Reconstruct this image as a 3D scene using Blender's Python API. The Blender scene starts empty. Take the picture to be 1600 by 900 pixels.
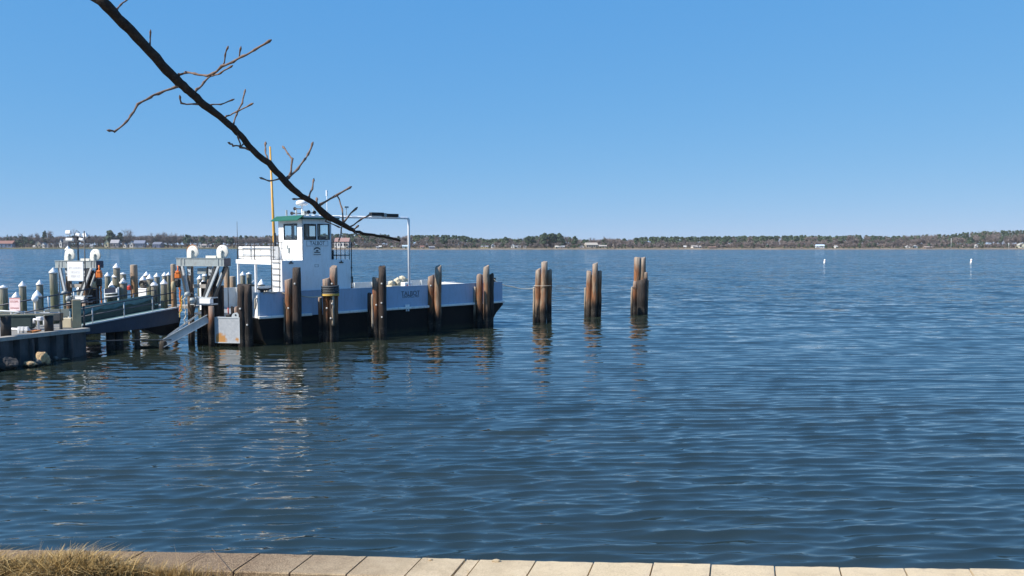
import bpy, bmesh, math, random
import numpy as np
from mathutils import Vector, Matrix, noise as mnoise

random.seed(7)
RNG = np.random.default_rng(11)
scene = bpy.context.scene
col = scene.collection
R = math.radians

# ------------------------------------------------------------------ camera
F = 1300.0                       # focal length in pixels of the 1600 px wide photograph
CAM_H = 5.5
PITCH = math.atan((450 - 383) / F)
CP, SP = math.cos(PITCH), math.sin(PITCH)

cam_d = bpy.data.cameras.new('camera')
cam = bpy.data.objects.new('camera', cam_d)
col.objects.link(cam)
cam.location = (0, 0, CAM_H)
cam.rotation_euler = (math.pi / 2 - PITCH, 0, 0)
cam_d.sensor_width = 36
cam_d.lens = 36 * F / 1600
cam_d.clip_start = 0.1
cam_d.clip_end = 12000
scene.camera = cam


def ray(px, py):
    x = (px - 800) / F
    y = -(py - 450) / F
    return Vector((x, CP + y * SP, -SP + y * CP))


def at(px, py, Y):
    """point seen at a pixel at forward distance Y"""
    d = ray(px, py)
    return Vector((0, 0, CAM_H)) + d * (Y / d.y)


def atz(px, py, z=0.0):
    d = ray(px, py)
    return Vector((0, 0, CAM_H)) + d * ((z - CAM_H) / d.z)


def zat(py, Y):
    return at(800, py, Y).z


# ------------------------------------------------------------------ mesh builder
class MB:
    def __init__(self):
        self.v, self.f, self.s = [], [], []

    def add(self, vs, fs, smooth=False):
        n = len(self.v)
        self.v.extend(Vector(p) for p in vs)
        for f in fs:
            self.f.append([i + n for i in f])
            self.s.append(smooth)

    def box(self, lo, hi, M=None):
        x0, y0, z0 = lo
        x1, y1, z1 = hi
        vs = [Vector(p) for p in ((x0, y0, z0), (x1, y0, z0), (x1, y1, z0), (x0, y1, z0),
                                  (x0, y0, z1), (x1, y0, z1), (x1, y1, z1), (x0, y1, z1))]
        if M is not None:
            vs = [M @ p for p in vs]
        self.add(vs, [(0, 3, 2, 1), (4, 5, 6, 7), (0, 1, 5, 4), (1, 2, 6, 5), (2, 3, 7, 6), (3, 0, 4, 7)])
        return self

    def bevel_box(self, lo, hi, b=0.02, M=None):
        bm = bmesh.new()
        bmesh.ops.create_cube(bm, size=1.0)
        c = [(a + d) / 2 for a, d in zip(lo, hi)]
        s = [abs(d - a) for a, d in zip(lo, hi)]
        for v in bm.verts:
            v.co = Vector((c[0] + v.co.x * s[0], c[1] + v.co.y * s[1], c[2] + v.co.z * s[2]))
        bmesh.ops.bevel(bm, geom=bm.edges[:], offset=b, segments=2, profile=0.5, affect='EDGES')
        bm.verts.index_update()
        vs = [v.co.copy() for v in bm.verts]
        if M is not None:
            vs = [M @ p for p in vs]
        self.add(vs, [[v.index for v in f.verts] for f in bm.faces])
        bm.free()
        return self

    def beam(self, p0, p1, w, h, up=(0, 0, 1)):
        p0, p1 = Vector(p0), Vector(p1)
        d = (p1 - p0)
        L = d.length
        d.normalize()
        up = Vector(up)
        if abs(d.dot(up)) > 0.98:
            up = Vector((0, 1, 0))
        s = d.cross(up).normalized()
        u = s.cross(d).normalized()
        vs = []
        for p in (p0, p1):
            for a, b in ((-1, -1), (1, -1), (1, 1), (-1, 1)):
                vs.append(p + s * a * w / 2 + u * b * h / 2)
        self.add(vs, [(0, 1, 2, 3), (7, 6, 5, 4), (0, 4, 5, 1), (1, 5, 6, 2), (2, 6, 7, 3), (3, 7, 4, 0)])
        return self

    def tube(self, pts, rad, n=8, cap=True, jitter=0.0, smooth=True):
        pts = [Vector(p) for p in pts]
        if not hasattr(rad, '__len__'):
            rad = [rad] * len(pts)
        base = len(self.v)
        prev = None
        for i, p in enumerate(pts):
            if i == 0:
                t = pts[1] - pts[0]
            elif i == len(pts) - 1:
                t = pts[-1] - pts[-2]
            else:
                t = (pts[i + 1] - pts[i]).normalized() + (pts[i] - pts[i - 1]).normalized()
            if t.length < 1e-9:
                t = Vector((0, 0, 1))
            t.normalize()
            if prev is None:
                a = Vector((1, 0, 0)) if abs(t.x) < 0.8 else Vector((0, 1, 0))
                s = (a - t * a.dot(t)).normalized()
            else:
                s = (prev - t * prev.dot(t))
                s = s.normalized() if s.length > 1e-6 else t.orthogonal().normalized()
            prev = s
            u = t.cross(s)
            for k in range(n):
                a = 2 * math.pi * k / n
                rr = rad[i] * (1 + jitter * (random.random() - .5))
                self.v.append(p + (s * math.cos(a) + u * math.sin(a)) * rr)
        for i in range(len(pts) - 1):
            for k in range(n):
                a, b = base + i * n + k, base + i * n + (k + 1) % n
                self.f.append([a, b, b + n, a + n])
                self.s.append(smooth)
        if cap:
            self.f.append([base + k for k in range(n)][::-1])
            self.s.append(False)
            e = base + (len(pts) - 1) * n
            self.f.append([e + k for k in range(n)])
            self.s.append(False)
        return self

    def lathe(self, prof, c, n=20, axis=None):
        """prof: list of (r, z) ; axis matrix optional"""
        base = len(self.v)
        c = Vector(c)
        for r, z in prof:
            for k in range(n):
                a = 2 * math.pi * k / n
                p = Vector((r * math.cos(a), r * math.sin(a), z))
                if axis is not None:
                    p = axis @ p
                self.v.append(c + p)
        for i in range(len(prof) - 1):
            for k in range(n):
                a, b = base + i * n + k, base + i * n + (k + 1) % n
                self.f.append([a, b, b + n, a + n])
                self.s.append(True)
        self.f.append([base + k for k in range(n)][::-1]); self.s.append(False)
        e = base + (len(prof) - 1) * n
        self.f.append([e + k for k in range(n)]); self.s.append(False)
        return self

    def prism(self, poly, e0, e1):
        """poly: list of points (Vector), extruded by vector e0 -> e1 offsets"""
        e0, e1 = Vector(e0), Vector(e1)
        n = len(poly)
        vs = [Vector(p) + e0 for p in poly] + [Vector(p) + e1 for p in poly]
        fs = [list(range(n))[::-1], list(range(n, 2 * n))]
        for k in range(n):
            fs.append([k, (k + 1) % n, n + (k + 1) % n, n + k])
        self.add(vs, fs)
        return self

    def build(self, name, mat, parent=None, loc=None, world=False):
        """local coordinates by default; world=True: vertices are world points, moved into the parent's
        (or the object's own) frame"""
        me = bpy.data.meshes.new(name)
        o = bpy.data.objects.new(name, me)
        vs = self.v
        if parent is not None:
            o.parent = parent
            if world:
                M = world_of(parent).inverted()
                vs = [M @ p for p in vs]
        elif loc is not None:
            o.location = loc
            if world:
                L = Vector(loc)
                vs = [p - L for p in vs]
        me.from_pydata([tuple(p) for p in vs], [], self.f)
        me.polygons.foreach_set('use_smooth', self.s)
        me.validate()
        bm = bmesh.new()
        bm.from_mesh(me)
        if len(bm.faces) < 3000:
            bmesh.ops.recalc_face_normals(bm, faces=bm.faces)
        bm.to_mesh(me)
        bm.free()
        for m in (mat if isinstance(mat, (list, tuple)) else [mat]):
            me.materials.append(m)
        col.objects.link(o)
        return o


def world_of(o):
    M = Matrix.LocRotScale(o.location, o.rotation_euler, o.scale)
    while o.parent is not None:
        o = o.parent
        M = Matrix.LocRotScale(o.location, o.rotation_euler, o.scale) @ M
    return M


def tag(o, label=None, cat=None, group=None, kind=None):
    if label: o['label'] = label
    if cat: o['category'] = cat
    if group: o['group'] = group
    if kind: o['kind'] = kind
    return o


def thing(name, label, cat, loc=(0, 0, 0), rot=(0, 0, 0), group=None):
    o = bpy.data.objects.new(name, None)
    col.objects.link(o)
    o.location = loc
    o.rotation_euler = rot
    o.empty_display_size = 0.3
    return tag(o, label, cat, group)


def text_mesh(name, body, size, mat, parent, M, extrude=0.004, sx=1.0):
    cu = bpy.data.curves.new(name, 'FONT')
    cu.body = body
    cu.size = size
    cu.align_x = 'CENTER'
    cu.align_y = 'CENTER'
    cu.extrude = extrude
    tmp = bpy.data.objects.new(name + '_tmp', cu)
    col.objects.link(tmp)
    dg = bpy.context.evaluated_depsgraph_get()
    dg.update()
    me = bpy.data.meshes.new_from_object(tmp.evaluated_get(dg))
    bpy.data.objects.remove(tmp)
    bpy.data.curves.remove(cu)
    me.transform(Matrix.Diagonal((sx, 1, 1, 1)))
    me.transform(M)
    me.materials.clear()
    me.materials.append(mat)
    me.name = name
    o = bpy.data.objects.new(name, me)
    o.parent = parent
    col.objects.link(o)
    return o


# ------------------------------------------------------------------ materials
def new_mat(name):
    m = bpy.data.materials.new(name)
    m.use_nodes = True
    nt = m.node_tree
    for n in list(nt.nodes):
        nt.nodes.remove(n)
    out = nt.nodes.new('ShaderNodeOutputMaterial')
    b = nt.nodes.new('ShaderNodeBsdfPrincipled')
    nt.links.new(b.outputs[0], out.inputs[0])
    return m, nt, b


def N(nt, typ, **kw):
    n = nt.nodes.new(typ)
    for k, v in kw.items():
        setattr(n, k, v)
    return n


def mixc(nt, fac, a, b, blend='MIX'):
    n = nt.nodes.new('ShaderNodeMix')
    n.data_type = 'RGBA'
    n.blend_type = blend
    for s, v in ((0, fac), (6, a), (7, b)):
        if hasattr(v, 'links') or isinstance(v, bpy.types.NodeSocket):
            nt.links.new(v, n.inputs[s])
        elif s == 0:
            n.inputs[s].default_value = v
        else:
            n.inputs[s].default_value = (*v, 1)
    return n.outputs[2]


def math_n(nt, op, a, b=0.0, c=None, clamp=False):
    n = nt.nodes.new('ShaderNodeMath')
    n.operation = op
    n.use_clamp = clamp
    for i, v in enumerate((a, b, c)):
        if v is None: continue
        if isinstance(v, bpy.types.NodeSocket):
            nt.links.new(v, n.inputs[i])
        else:
            n.inputs[i].default_value = v
    return n.outputs[0]


def ramp(nt, src, stops):
    n = nt.nodes.new('ShaderNodeValToRGB')
    el = n.color_ramp.elements
    while len(el) < len(stops):
        el.new(0.5)
    for e, (p, c) in zip(el, stops):
        e.position = p
        e.color = (*c, 1) if len(c) == 3 else c
    nt.links.new(src, n.inputs[0])
    return n.outputs[0]


def noise_tex(nt, vec, scale, detail=4, rough=0.6, dist=0.0):
    n = nt.nodes.new('ShaderNodeTexNoise')
    n.inputs['Scale'].default_value = scale
    n.inputs['Detail'].default_value = detail
    n.inputs['Roughness'].default_value = rough
    n.inputs['Distortion'].default_value = dist
    if vec is not None:
        nt.links.new(vec, n.inputs['Vector'])
    return n


def mapped(nt, src, scale=(1, 1, 1), loc=(0, 0, 0), rot=(0, 0, 0)):
    m = nt.nodes.new('ShaderNodeMapping')
    m.inputs['Scale'].default_value = scale
    m.inputs['Location'].default_value = loc
    m.inputs['Rotation'].default_value = rot
    nt.links.new(src, m.inputs['Vector'])
    return m.outputs[0]


def bump(nt, b, h, strength=0.3, dist=0.02):
    n = nt.nodes.new('ShaderNodeBump')
    n.inputs['Strength'].default_value = strength
    n.inputs['Distance'].default_value = dist
    nt.links.new(h, n.inputs['Height'])
    nt.links.new(n.outputs[0], b.inputs['Normal'])


def geo_pos(nt):
    return nt.nodes.new('ShaderNodeNewGeometry').outputs['Position']


def simple(name, c, rough=0.5, var=0.15, scale=3.0, dirt=None, dirt_amt=0.3, dirt_scale=(2, 2, .6), metal=0.0, bmp=0.0, spec=0.5):
    m, nt, b = new_mat(name)
    pos = geo_pos(nt)
    n1 = noise_tex(nt, pos, scale, 5, .65)
    lo = tuple(x * (1 - var) for x in c)
    hi = tuple(min(1, x * (1 + var)) for x in c)
    cc = ramp(nt, n1.outputs[0], [(0.3, lo), (0.7, hi)])
    if dirt:
        n2 = noise_tex(nt, mapped(nt, pos, dirt_scale), 3.0, 6, .7)
        f = ramp(nt, n2.outputs[0], [(0.5, (0, 0, 0)), (0.72, (1, 1, 1))])
        f2 = math_n(nt, 'MULTIPLY', f, dirt_amt)
        cc = mixc(nt, f2, cc, dirt)
    nt.links.new(cc, b.inputs['Base Color'])
    b.inputs['Roughness'].default_value = rough
    b.inputs['Metallic'].default_value = metal
    b.inputs['Specular IOR Level'].default_value = spec
    if bmp:
        n3 = noise_tex(nt, pos, scale * 6, 4, .6)
        bump(nt, b, n3.outputs[0], bmp, 0.02)
    return m


M = {}
M['white'] = simple('white_paint', (.86, .86, .86), .45, .04, 2, dirt=(.42, .33, .24), dirt_amt=.25, dirt_scale=(3, 3, .5))
M['locker'] = simple('locker_white', (.80, .79, .76), .5, .05, 2, dirt=(.5, .42, .33), dirt_amt=.3)
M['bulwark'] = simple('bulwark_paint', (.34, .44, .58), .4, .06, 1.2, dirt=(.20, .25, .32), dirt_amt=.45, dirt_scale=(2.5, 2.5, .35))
M['inner'] = simple('inner_bulwark', (.66, .66, .64), .5, .08, 2, dirt=(.4, .36, .3), dirt_amt=.4)
M['hull'] = simple('hull_black', (.006, .006, .007), .55, .3, 3, dirt=(.018, .016, .014), dirt_amt=.5, spec=.15)
M['deck'] = simple('deck_grey', (.28, .29, .29), .7, .15, 2)
M['rail_white'] = simple('rub_rail_white', (.80, .79, .75), .5, .06, 3, dirt=(.35, .22, .12), dirt_amt=.6, dirt_scale=(2, 2, 2))
M['black'] = simple('black_metal', (.012, .012, .013), .5, .2, 5)
M['rubber'] = simple('grey_rubber', (.05, .055, .06), .7, .25, 5, bmp=.3)
M['green'] = simple('green_roof', (.010, .105, .062), .45, .12, 3)
M['letter'] = simple('dark_letter', (.02, .03, .045), .5, .1, 3)
M['yellow_mast'] = simple('ochre_mast', (.62, .33, .05), .45, .12, 4)
M['steel'] = simple('grey_green_steel', (.33, .37, .37), .5, .12, 4, dirt=(.17, .12, .09), dirt_amt=.5, dirt_scale=(3, 3, 1))
M['steel_d'] = simple('dark_steel', (.045, .05, .055), .55, .25, 4)
M['steel_l'] = simple('pale_galvanised', (.50, .53, .54), .45, .1, 5, dirt=(.25, .22, .2), dirt_amt=.4)
M['navy'] = simple('navy_girder', (.022, .032, .056), .5, .2, 3, dirt=(.09, .075, .06), dirt_amt=.3)
M['teal'] = simple('teal_deck', (.10, .19, .20), .55, .25, 2, dirt=(.05, .07, .06), dirt_amt=.7, dirt_scale=(1, 1, 4))
M['dkgreen'] = simple('dark_green', (.032, .052, .046), .6, .2, 3)
M['sheave'] = simple('sheave_white', (.80, .77, .68), .5, .06, 4, dirt=(.6, .47, .3), dirt_amt=.35)
M['rust'] = simple('rust', (.45, .17, .05), .8, .35, 8, bmp=.3)
M['orange'] = simple('orange_plastic', (.75, .18, .025), .5, .2, 6, dirt=(.12, .04, .02), dirt_amt=.6)
M['chain_y'] = simple('yellow_rope', (.62, .40, .09), .8, .2, 10)
M['rope'] = simple('pale_rope', (.58, .52, .42), .9, .15, 15, bmp=.4)
M['cap'] = simple('pile_cap_white', (.82, .82, .82), .4, .03, 4)
M['cream'] = simple('cream_paint', (.55, .49, .36), .6, .08, 3, dirt=(.4, .33, .25), dirt_amt=.3)
M['timber'] = simple('pale_timber', (.46, .37, .22), .75, .15, 3, dirt=(.26, .19, .12), dirt_amt=.5, dirt_scale=(8, 8, .8), bmp=.2)
M['timber_d'] = simple('dark_timber', (.030, .026, .024), .75, .3, 4, bmp=.4)
M['plank'] = simple('grey_plank', (.36, .33, .29), .8, .15, 5, dirt=(.18, .15, .12), dirt_amt=.5)
M['asphalt'] = simple('landing_asphalt', (.24, .235, .22), .9, .15, 1.5, dirt=(.12, .11, .1), dirt_amt=.4, dirt_scale=(1, 1, 1))
M['sheet'] = simple('sheet_pile_steel', (.052, .057, .062), .6, .3, 2, dirt=(.02, .018, .016), dirt_amt=.85, dirt_scale=(2, 2, .6))
M['sign_white'] = simple('sign_white', (.82, .82, .80), .5, .03, 2)
M['sign_ink'] = simple('sign_faded_ink', (.62, .60, .62), .6, .1, 4)
M['sign_pink'] = simple('sign_pink', (.78, .60, .60), .5, .06, 6)
M['sign_red'] = simple('sign_red', (.50, .16, .15), .5, .1, 4)
M['red'] = simple('red_plastic', (.6, .05, .03), .5, .1, 4)
M['bolt'] = simple('galvanised_bolt', (.60, .58, .54), .35, .1, 9)
M['darkblue'] = simple('dark_blue_panel', (.02, .03, .06), .5, .15, 3)
M['interior'] = simple('cabin_interior', (.10, .11, .12), .7, .2, 3)


def glass_mat():
    m, nt, b = new_mat('window_glass')
    nt.nodes.remove(b)
    out = [n for n in nt.nodes if n.type == 'OUTPUT_MATERIAL'][0]
    t = N(nt, 'ShaderNodeBsdfTransparent')
    t.inputs[0].default_value = (.80, .90, .92, 1)
    g = N(nt, 'ShaderNodeBsdfGlossy')
    g.inputs['Roughness'].default_value = 0.02
    fr = N(nt, 'ShaderNodeFresnel')
    fr.inputs[0].default_value = 1.5
    mx = N(nt, 'ShaderNodeMixShader')
    nt.links.new(fr.outputs[0], mx.inputs[0])
    nt.links.new(t.outputs[0], mx.inputs[1])
    nt.links.new(g.outputs[0], mx.inputs[2])
    nt.links.new(mx.outputs[0], out.inputs[0])
    return m


M['glass'] = glass_mat()


def pile_mat(name, warm, grey, dark, wet_top=1.0, head=.55):
    """weathered timber: grey head, warm stained body, black wet tidal zone with a pale barnacle band"""
    m, nt, b = new_mat(name)
    pos = geo_pos(nt)
    sx = N(nt, 'ShaderNodeSeparateXYZ')
    nt.links.new(pos, sx.inputs[0])
    z = sx.outputs[2]
    grain = noise_tex(nt, mapped(nt, pos, (14, 14, .7)), 1.6, 6, .7)
    big = noise_tex(nt, mapped(nt, pos, (2.2, 2.2, .5)), 1.5, 4, .6)
    base = mixc(nt, ramp(nt, big.outputs[0], [(.42, (0, 0, 0)), (.6, (1, 1, 1))]), warm, grey)
    g = ramp(nt, grain.outputs[0], [(.34, (.10, .09, .09)), (.46, (.75, .74, .73)), (.56, (1.0, 1.0, 1.0)), (.7, (1.35, 1.3, 1.25))])
    base = mixc(nt, 1.0, base, g, 'MULTIPLY')
    # bleached, worn heads
    tcg = N(nt, 'ShaderNodeTexCoord')
    sg = N(nt, 'ShaderNodeSeparateXYZ')
    nt.links.new(tcg.outputs['Generated'], sg.inputs[0])
    hz_ = math_n(nt, 'ADD', sg.outputs[2], math_n(nt, 'MULTIPLY', math_n(nt, 'SUBTRACT', grain.outputs[0], .5), .35))
    hd = ramp(nt, hz_, [(.78, (0, 0, 0)), (.98, (1, 1, 1))])
    base = mixc(nt, math_n(nt, 'MULTIPLY', hd, head), base, (.40, .36, .31))
    zz = math_n(nt, 'ADD', z, math_n(nt, 'MULTIPLY', math_n(nt, 'SUBTRACT', big.outputs[0], .5), 1.6))
    wet = N(nt, 'ShaderNodeMapRange')
    wet.interpolation_type = 'SMOOTHSTEP'
    wet.inputs['From Min'].default_value = wet_top - .45
    wet.inputs['From Max'].default_value = wet_top + .45
    nt.links.new(zz, wet.inputs['Value'])
    c = mixc(nt, wet.outputs[0], dark, base)
    # barnacle band
    zb = math_n(nt, 'ADD', z, math_n(nt, 'MULTIPLY', math_n(nt, 'SUBTRACT', grain.outputs[0], .5), .5))
    band = ramp(nt, math_n(nt, 'MULTIPLY', zb, .5), [(.05, (0, 0, 0)), (.13, (1, 1, 1)), (.27, (1, 1, 1)), (.36, (0, 0, 0))])
    spots = noise_tex(nt, pos, 16, 3, .6)
    bf = math_n(nt, 'MULTIPLY', band, ramp(nt, spots.outputs[0], [(.44, (0, 0, 0)), (.62, (.28, .28, .28))]))
    c = mixc(nt, bf, c, (.20, .18, .15))
    nt.links.new(c, b.inputs['Base Color'])
    b.inputs['Roughness'].default_value = .75
    b.inputs['Specular IOR Level'].default_value = .25
    bump(nt, b, grain.outputs[0], 1.0, .05)
    return m


M['pile_w'] = pile_mat('warm_pile_wood', (.27, .088, .030), (.19, .11, .062), (.014, .011, .010), 1.35)
M['pile_d'] = pile_mat('dark_pile_wood', (.060, .040, .032), (.045, .04, .038), (.013, .011, .010), 1.3, .06)
M['pile_g'] = pile_mat('grey_head_pile_wood', (.31, .135, .062), (.29, .215, .15), (.016, .013, .011), 1.1)
M['pile_b'] = pile_mat('brown_gantry_pile_wood', (.21, .12, .07), (.18, .135, .10), (.03, .025, .02), .55)
M['pile_s'] = pile_mat('splintered_pale_wood', (.34, .26, .18), (.40, .35, .29), (.03, .025, .02), .75)
M['pile_t'] = pile_mat('treated_pile_wood', (.16, .17, .105), (.21, .21, .15), (.05, .055, .04), .2)
M['pile_tan'] = pile_mat('tan_marina_pile_wood', (.42, .24, .12), (.36, .25, .16), (.08, .05, .03), .2)


def tidal_rock(name, c):
    m, nt, b = new_mat(name)
    pos = geo_pos(nt)
    n1 = noise_tex(nt, pos, 5, 8, .65)
    cc = ramp(nt, n1.outputs[0], [(.3, tuple(x * .4 for x in c)), (.5, c), (.7, tuple(min(1, x * 1.3) for x in c))])
    sx = N(nt, 'ShaderNodeSeparateXYZ')
    nt.links.new(pos, sx.inputs[0])
    zz = math_n(nt, 'ADD', sx.outputs[2], math_n(nt, 'MULTIPLY', math_n(nt, 'SUBTRACT', n1.outputs[0], .5), .4))
    w = ramp(nt, zz, [(.06, (0, 0, 0)), (.2, (1, 1, 1))])
    nt.links.new(mixc(nt, w, (.025, .022, .016), cc), b.inputs['Base Color'])
    b.inputs['Roughness'].default_value = .85
    bump(nt, b, n1.outputs[0], .7, .08)
    return m


M['rock'] = tidal_rock('tan_rock', (.45, .31, .165))
M['rock_d'] = tidal_rock('dark_rock', (.045, .042, .04))
M['rock_g'] = tidal_rock('grey_rock', (.16, .15, .14))


def counterweight_mat():
    m, nt, b = new_mat('rusty_counterweight_paint')
    tc = N(nt, 'ShaderNodeTexCoord')
    ob = tc.outputs['Object']
    sx = N(nt, 'ShaderNodeSeparateXYZ')
    nt.links.new(ob, sx.inputs[0])
    n1 = noise_tex(nt, ob, 6, 6, .65)
    n2 = noise_tex(nt, mapped(nt, ob, (14, 14, 1.2)), 1.5, 4, .6)
    base = ramp(nt, n1.outputs[0], [(.3, (.36, .38, .40)), (.7, (.50, .51, .52))])
    streak = ramp(nt, n2.outputs[0], [(.56, (0, 0, 0)), (.66, (1, 1, 1))])
    low = ramp(nt, math_n(nt, 'ADD', sx.outputs[2], .2), [(.0, (1, 1, 1)), (.35, (0, 0, 0))])
    base = mixc(nt, math_n(nt, 'MULTIPLY', math_n(nt, 'MULTIPLY', streak, low), .6), base, (.20, .17, .14))
    # rust patch low on the left
    d = N(nt, 'ShaderNodeVectorMath', operation='DISTANCE')
    nt.links.new(mapped(nt, ob, (1, 0, 1)), d.inputs[0])
    d.inputs[1].default_value = (-.40, 0, .17)
    r1 = math_n(nt, 'ADD', d.outputs['Value'], math_n(nt, 'MULTIPLY', math_n(nt, 'SUBTRACT', n1.outputs[0], .5), .5))
    f = ramp(nt, r1, [(.27, (1, 1, 1)), (.40, (0, 0, 0))])
    d2 = N(nt, 'ShaderNodeVectorMath', operation='DISTANCE')
    nt.links.new(mapped(nt, ob, (1, 0, 1)), d2.inputs[0])
    d2.inputs[1].default_value = (.58, 0, .2)
    r2 = math_n(nt, 'ADD', d2.outputs['Value'], math_n(nt, 'MULTIPLY', math_n(nt, 'SUBTRACT', n1.outputs[0], .5), .5))
    f2 = ramp(nt, r2, [(.06, (1, 1, 1)), (.16, (0, 0, 0))])
    c = mixc(nt, math_n(nt, 'MAXIMUM', f, f2), base, (.50, .24, .07))
    nt.links.new(c, b.inputs['Base Color'])
    b.inputs['Roughness'].default_value = .6
    return m


M['counterweight'] = counterweight_mat()


def concrete_mat():
    m, nt, b = new_mat('seawall_concrete')
    pos = geo_pos(nt)
    sx = N(nt, 'ShaderNodeSeparateXYZ')
    nt.links.new(pos, sx.inputs[0])
    n1 = noise_tex(nt, pos, 1.1, 6, .7)
    n2 = noise_tex(nt, pos, 55, 3, .7)
    n3 = noise_tex(nt, pos, 6, 6, .7)
    smooth = ramp(nt, n1.outputs[0], [(.3, (.52, .412, .26)), (.7, (.61, .49, .325))])
    stain = ramp(nt, n3.outputs[0], [(.52, (0, 0, 0)), (.72, (1, 1, 1))])
    smooth = mixc(nt, math_n(nt, 'MULTIPLY', stain, .65), smooth, (.36, .28, .19))
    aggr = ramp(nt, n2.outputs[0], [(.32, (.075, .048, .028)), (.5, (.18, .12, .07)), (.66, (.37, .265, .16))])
    # exposed aggregate wears in toward the left end
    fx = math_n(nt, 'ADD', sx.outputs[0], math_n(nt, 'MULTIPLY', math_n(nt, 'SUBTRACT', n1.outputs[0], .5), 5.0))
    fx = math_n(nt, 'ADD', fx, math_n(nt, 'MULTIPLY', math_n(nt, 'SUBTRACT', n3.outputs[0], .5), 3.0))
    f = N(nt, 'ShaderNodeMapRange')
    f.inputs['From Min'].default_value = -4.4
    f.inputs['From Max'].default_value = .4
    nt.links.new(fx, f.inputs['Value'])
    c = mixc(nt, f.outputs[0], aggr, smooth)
    grit = ramp(nt, n2.outputs[0], [(.3, (.72, .7, .68)), (.5, (1, 1, 1)), (.7, (1.12, 1.1, 1.08))])
    c = mixc(nt, 1.0, c, grit, 'MULTIPLY')
    nt.links.new(c, b.inputs['Base Color'])
    b.inputs['Roughness'].default_value = .9
    bump(nt, b, n2.outputs[0], .5, .01)
    return m


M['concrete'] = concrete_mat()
M['bark'] = simple('branch_bark', (.048, .036, .029), .85, .35, 30, dirt=(.10, .075, .055), dirt_amt=.5, dirt_scale=(20, 20, 20), bmp=.6, spec=.2)
M['twig'] = simple('twig_bark', (.20, .135, .105), .8, .35, 40, dirt=(.26, .22, .19), dirt_amt=.5, dirt_scale=(15, 15, 15), bmp=.4, spec=.2)


def attr_mat(name, stops, rough=.85, trans=0.0, spec=.2):
    """colour per clump through a face attribute 'tone' in 0..1"""
    m, nt, b = new_mat(name)
    a = N(nt, 'ShaderNodeAttribute')
    a.attribute_name = 'tone'
    c = ramp(nt, a.outputs['Fac'], stops)
    nt.links.new(c, b.inputs['Base Color'])
    b.inputs['Roughness'].default_value = rough
    b.inputs['Specular IOR Level'].default_value = spec
    return m


M['pine'] = attr_mat('pine_needles', [(0, (.038, .060, .038)), (.5, (.062, .092, .052)), (1, (.095, .122, .066))])
M['bare'] = attr_mat('bare_twigs', [(0, (.115, .098, .092)), (.4, (.185, .155, .145)), (.75, (.235, .195, .18)), (1, (.21, .145, .12))])
M['trunk'] = simple('far_trunk', (.11, .085, .07), .9, .2, 1)
M['grass'] = attr_mat('dry_grass', [(0, (.09, .055, .02)), (.3, (.25, .16, .055)), (.65, (.48, .325, .125)), (1, (.72, .54, .28))], .8)


def ground_mat(name, c1, c2, scale):
    m, nt, b = new_mat(name)
    pos = geo_pos(nt)
    n1 = noise_tex(nt, pos, scale, 6, .65)
    nt.links.new(ramp(nt, n1.outputs[0], [(.35, c1), (.65, c2)]), b.inputs['Base Color'])
    b.inputs['Roughness'].default_value = .95
    b.inputs['Specular IOR Level'].default_value = .1
    return m


M['bank'] = ground_mat('bank_earth', (.10, .075, .04), (.22, .17, .08), 3)
M['beach'] = ground_mat('far_beach', (.15, .125, .095), (.27, .22, .175), .05)


def shore_mix():
    # sand on the right hand shore, lawns and dark bulkheads on the left
    nt = M['beach'].node_tree
    b = [n for n in nt.nodes if n.type == 'BSDF_PRINCIPLED'][0]
    old = b.inputs['Base Color'].links[0].from_socket
    sx = N(nt, 'ShaderNodeSeparateXYZ')
    pos = geo_pos(nt)
    nt.links.new(pos, sx.inputs[0])
    f = N(nt, 'ShaderNodeMapRange')
    f.inputs['From Min'].default_value = -360
    f.inputs['From Max'].default_value = -230
    nt.links.new(sx.outputs[0], f.inputs['Value'])
    n2 = noise_tex(nt, mapped(nt, pos, (.04, .2, 1)), 1.0, 4, .6)
    grass = ramp(nt, n2.outputs[0], [(.38, (.05, .05, .035)), (.55, (.12, .12, .06)), (.7, (.24, .22, .16))])
    nt.links.new(mixc(nt, f.outputs[0], grass, old), b.inputs['Base Color'])


shore_mix()
M['field'] = ground_mat('far_ground', (.14, .12, .07), (.22, .17, .10), .03)


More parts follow.
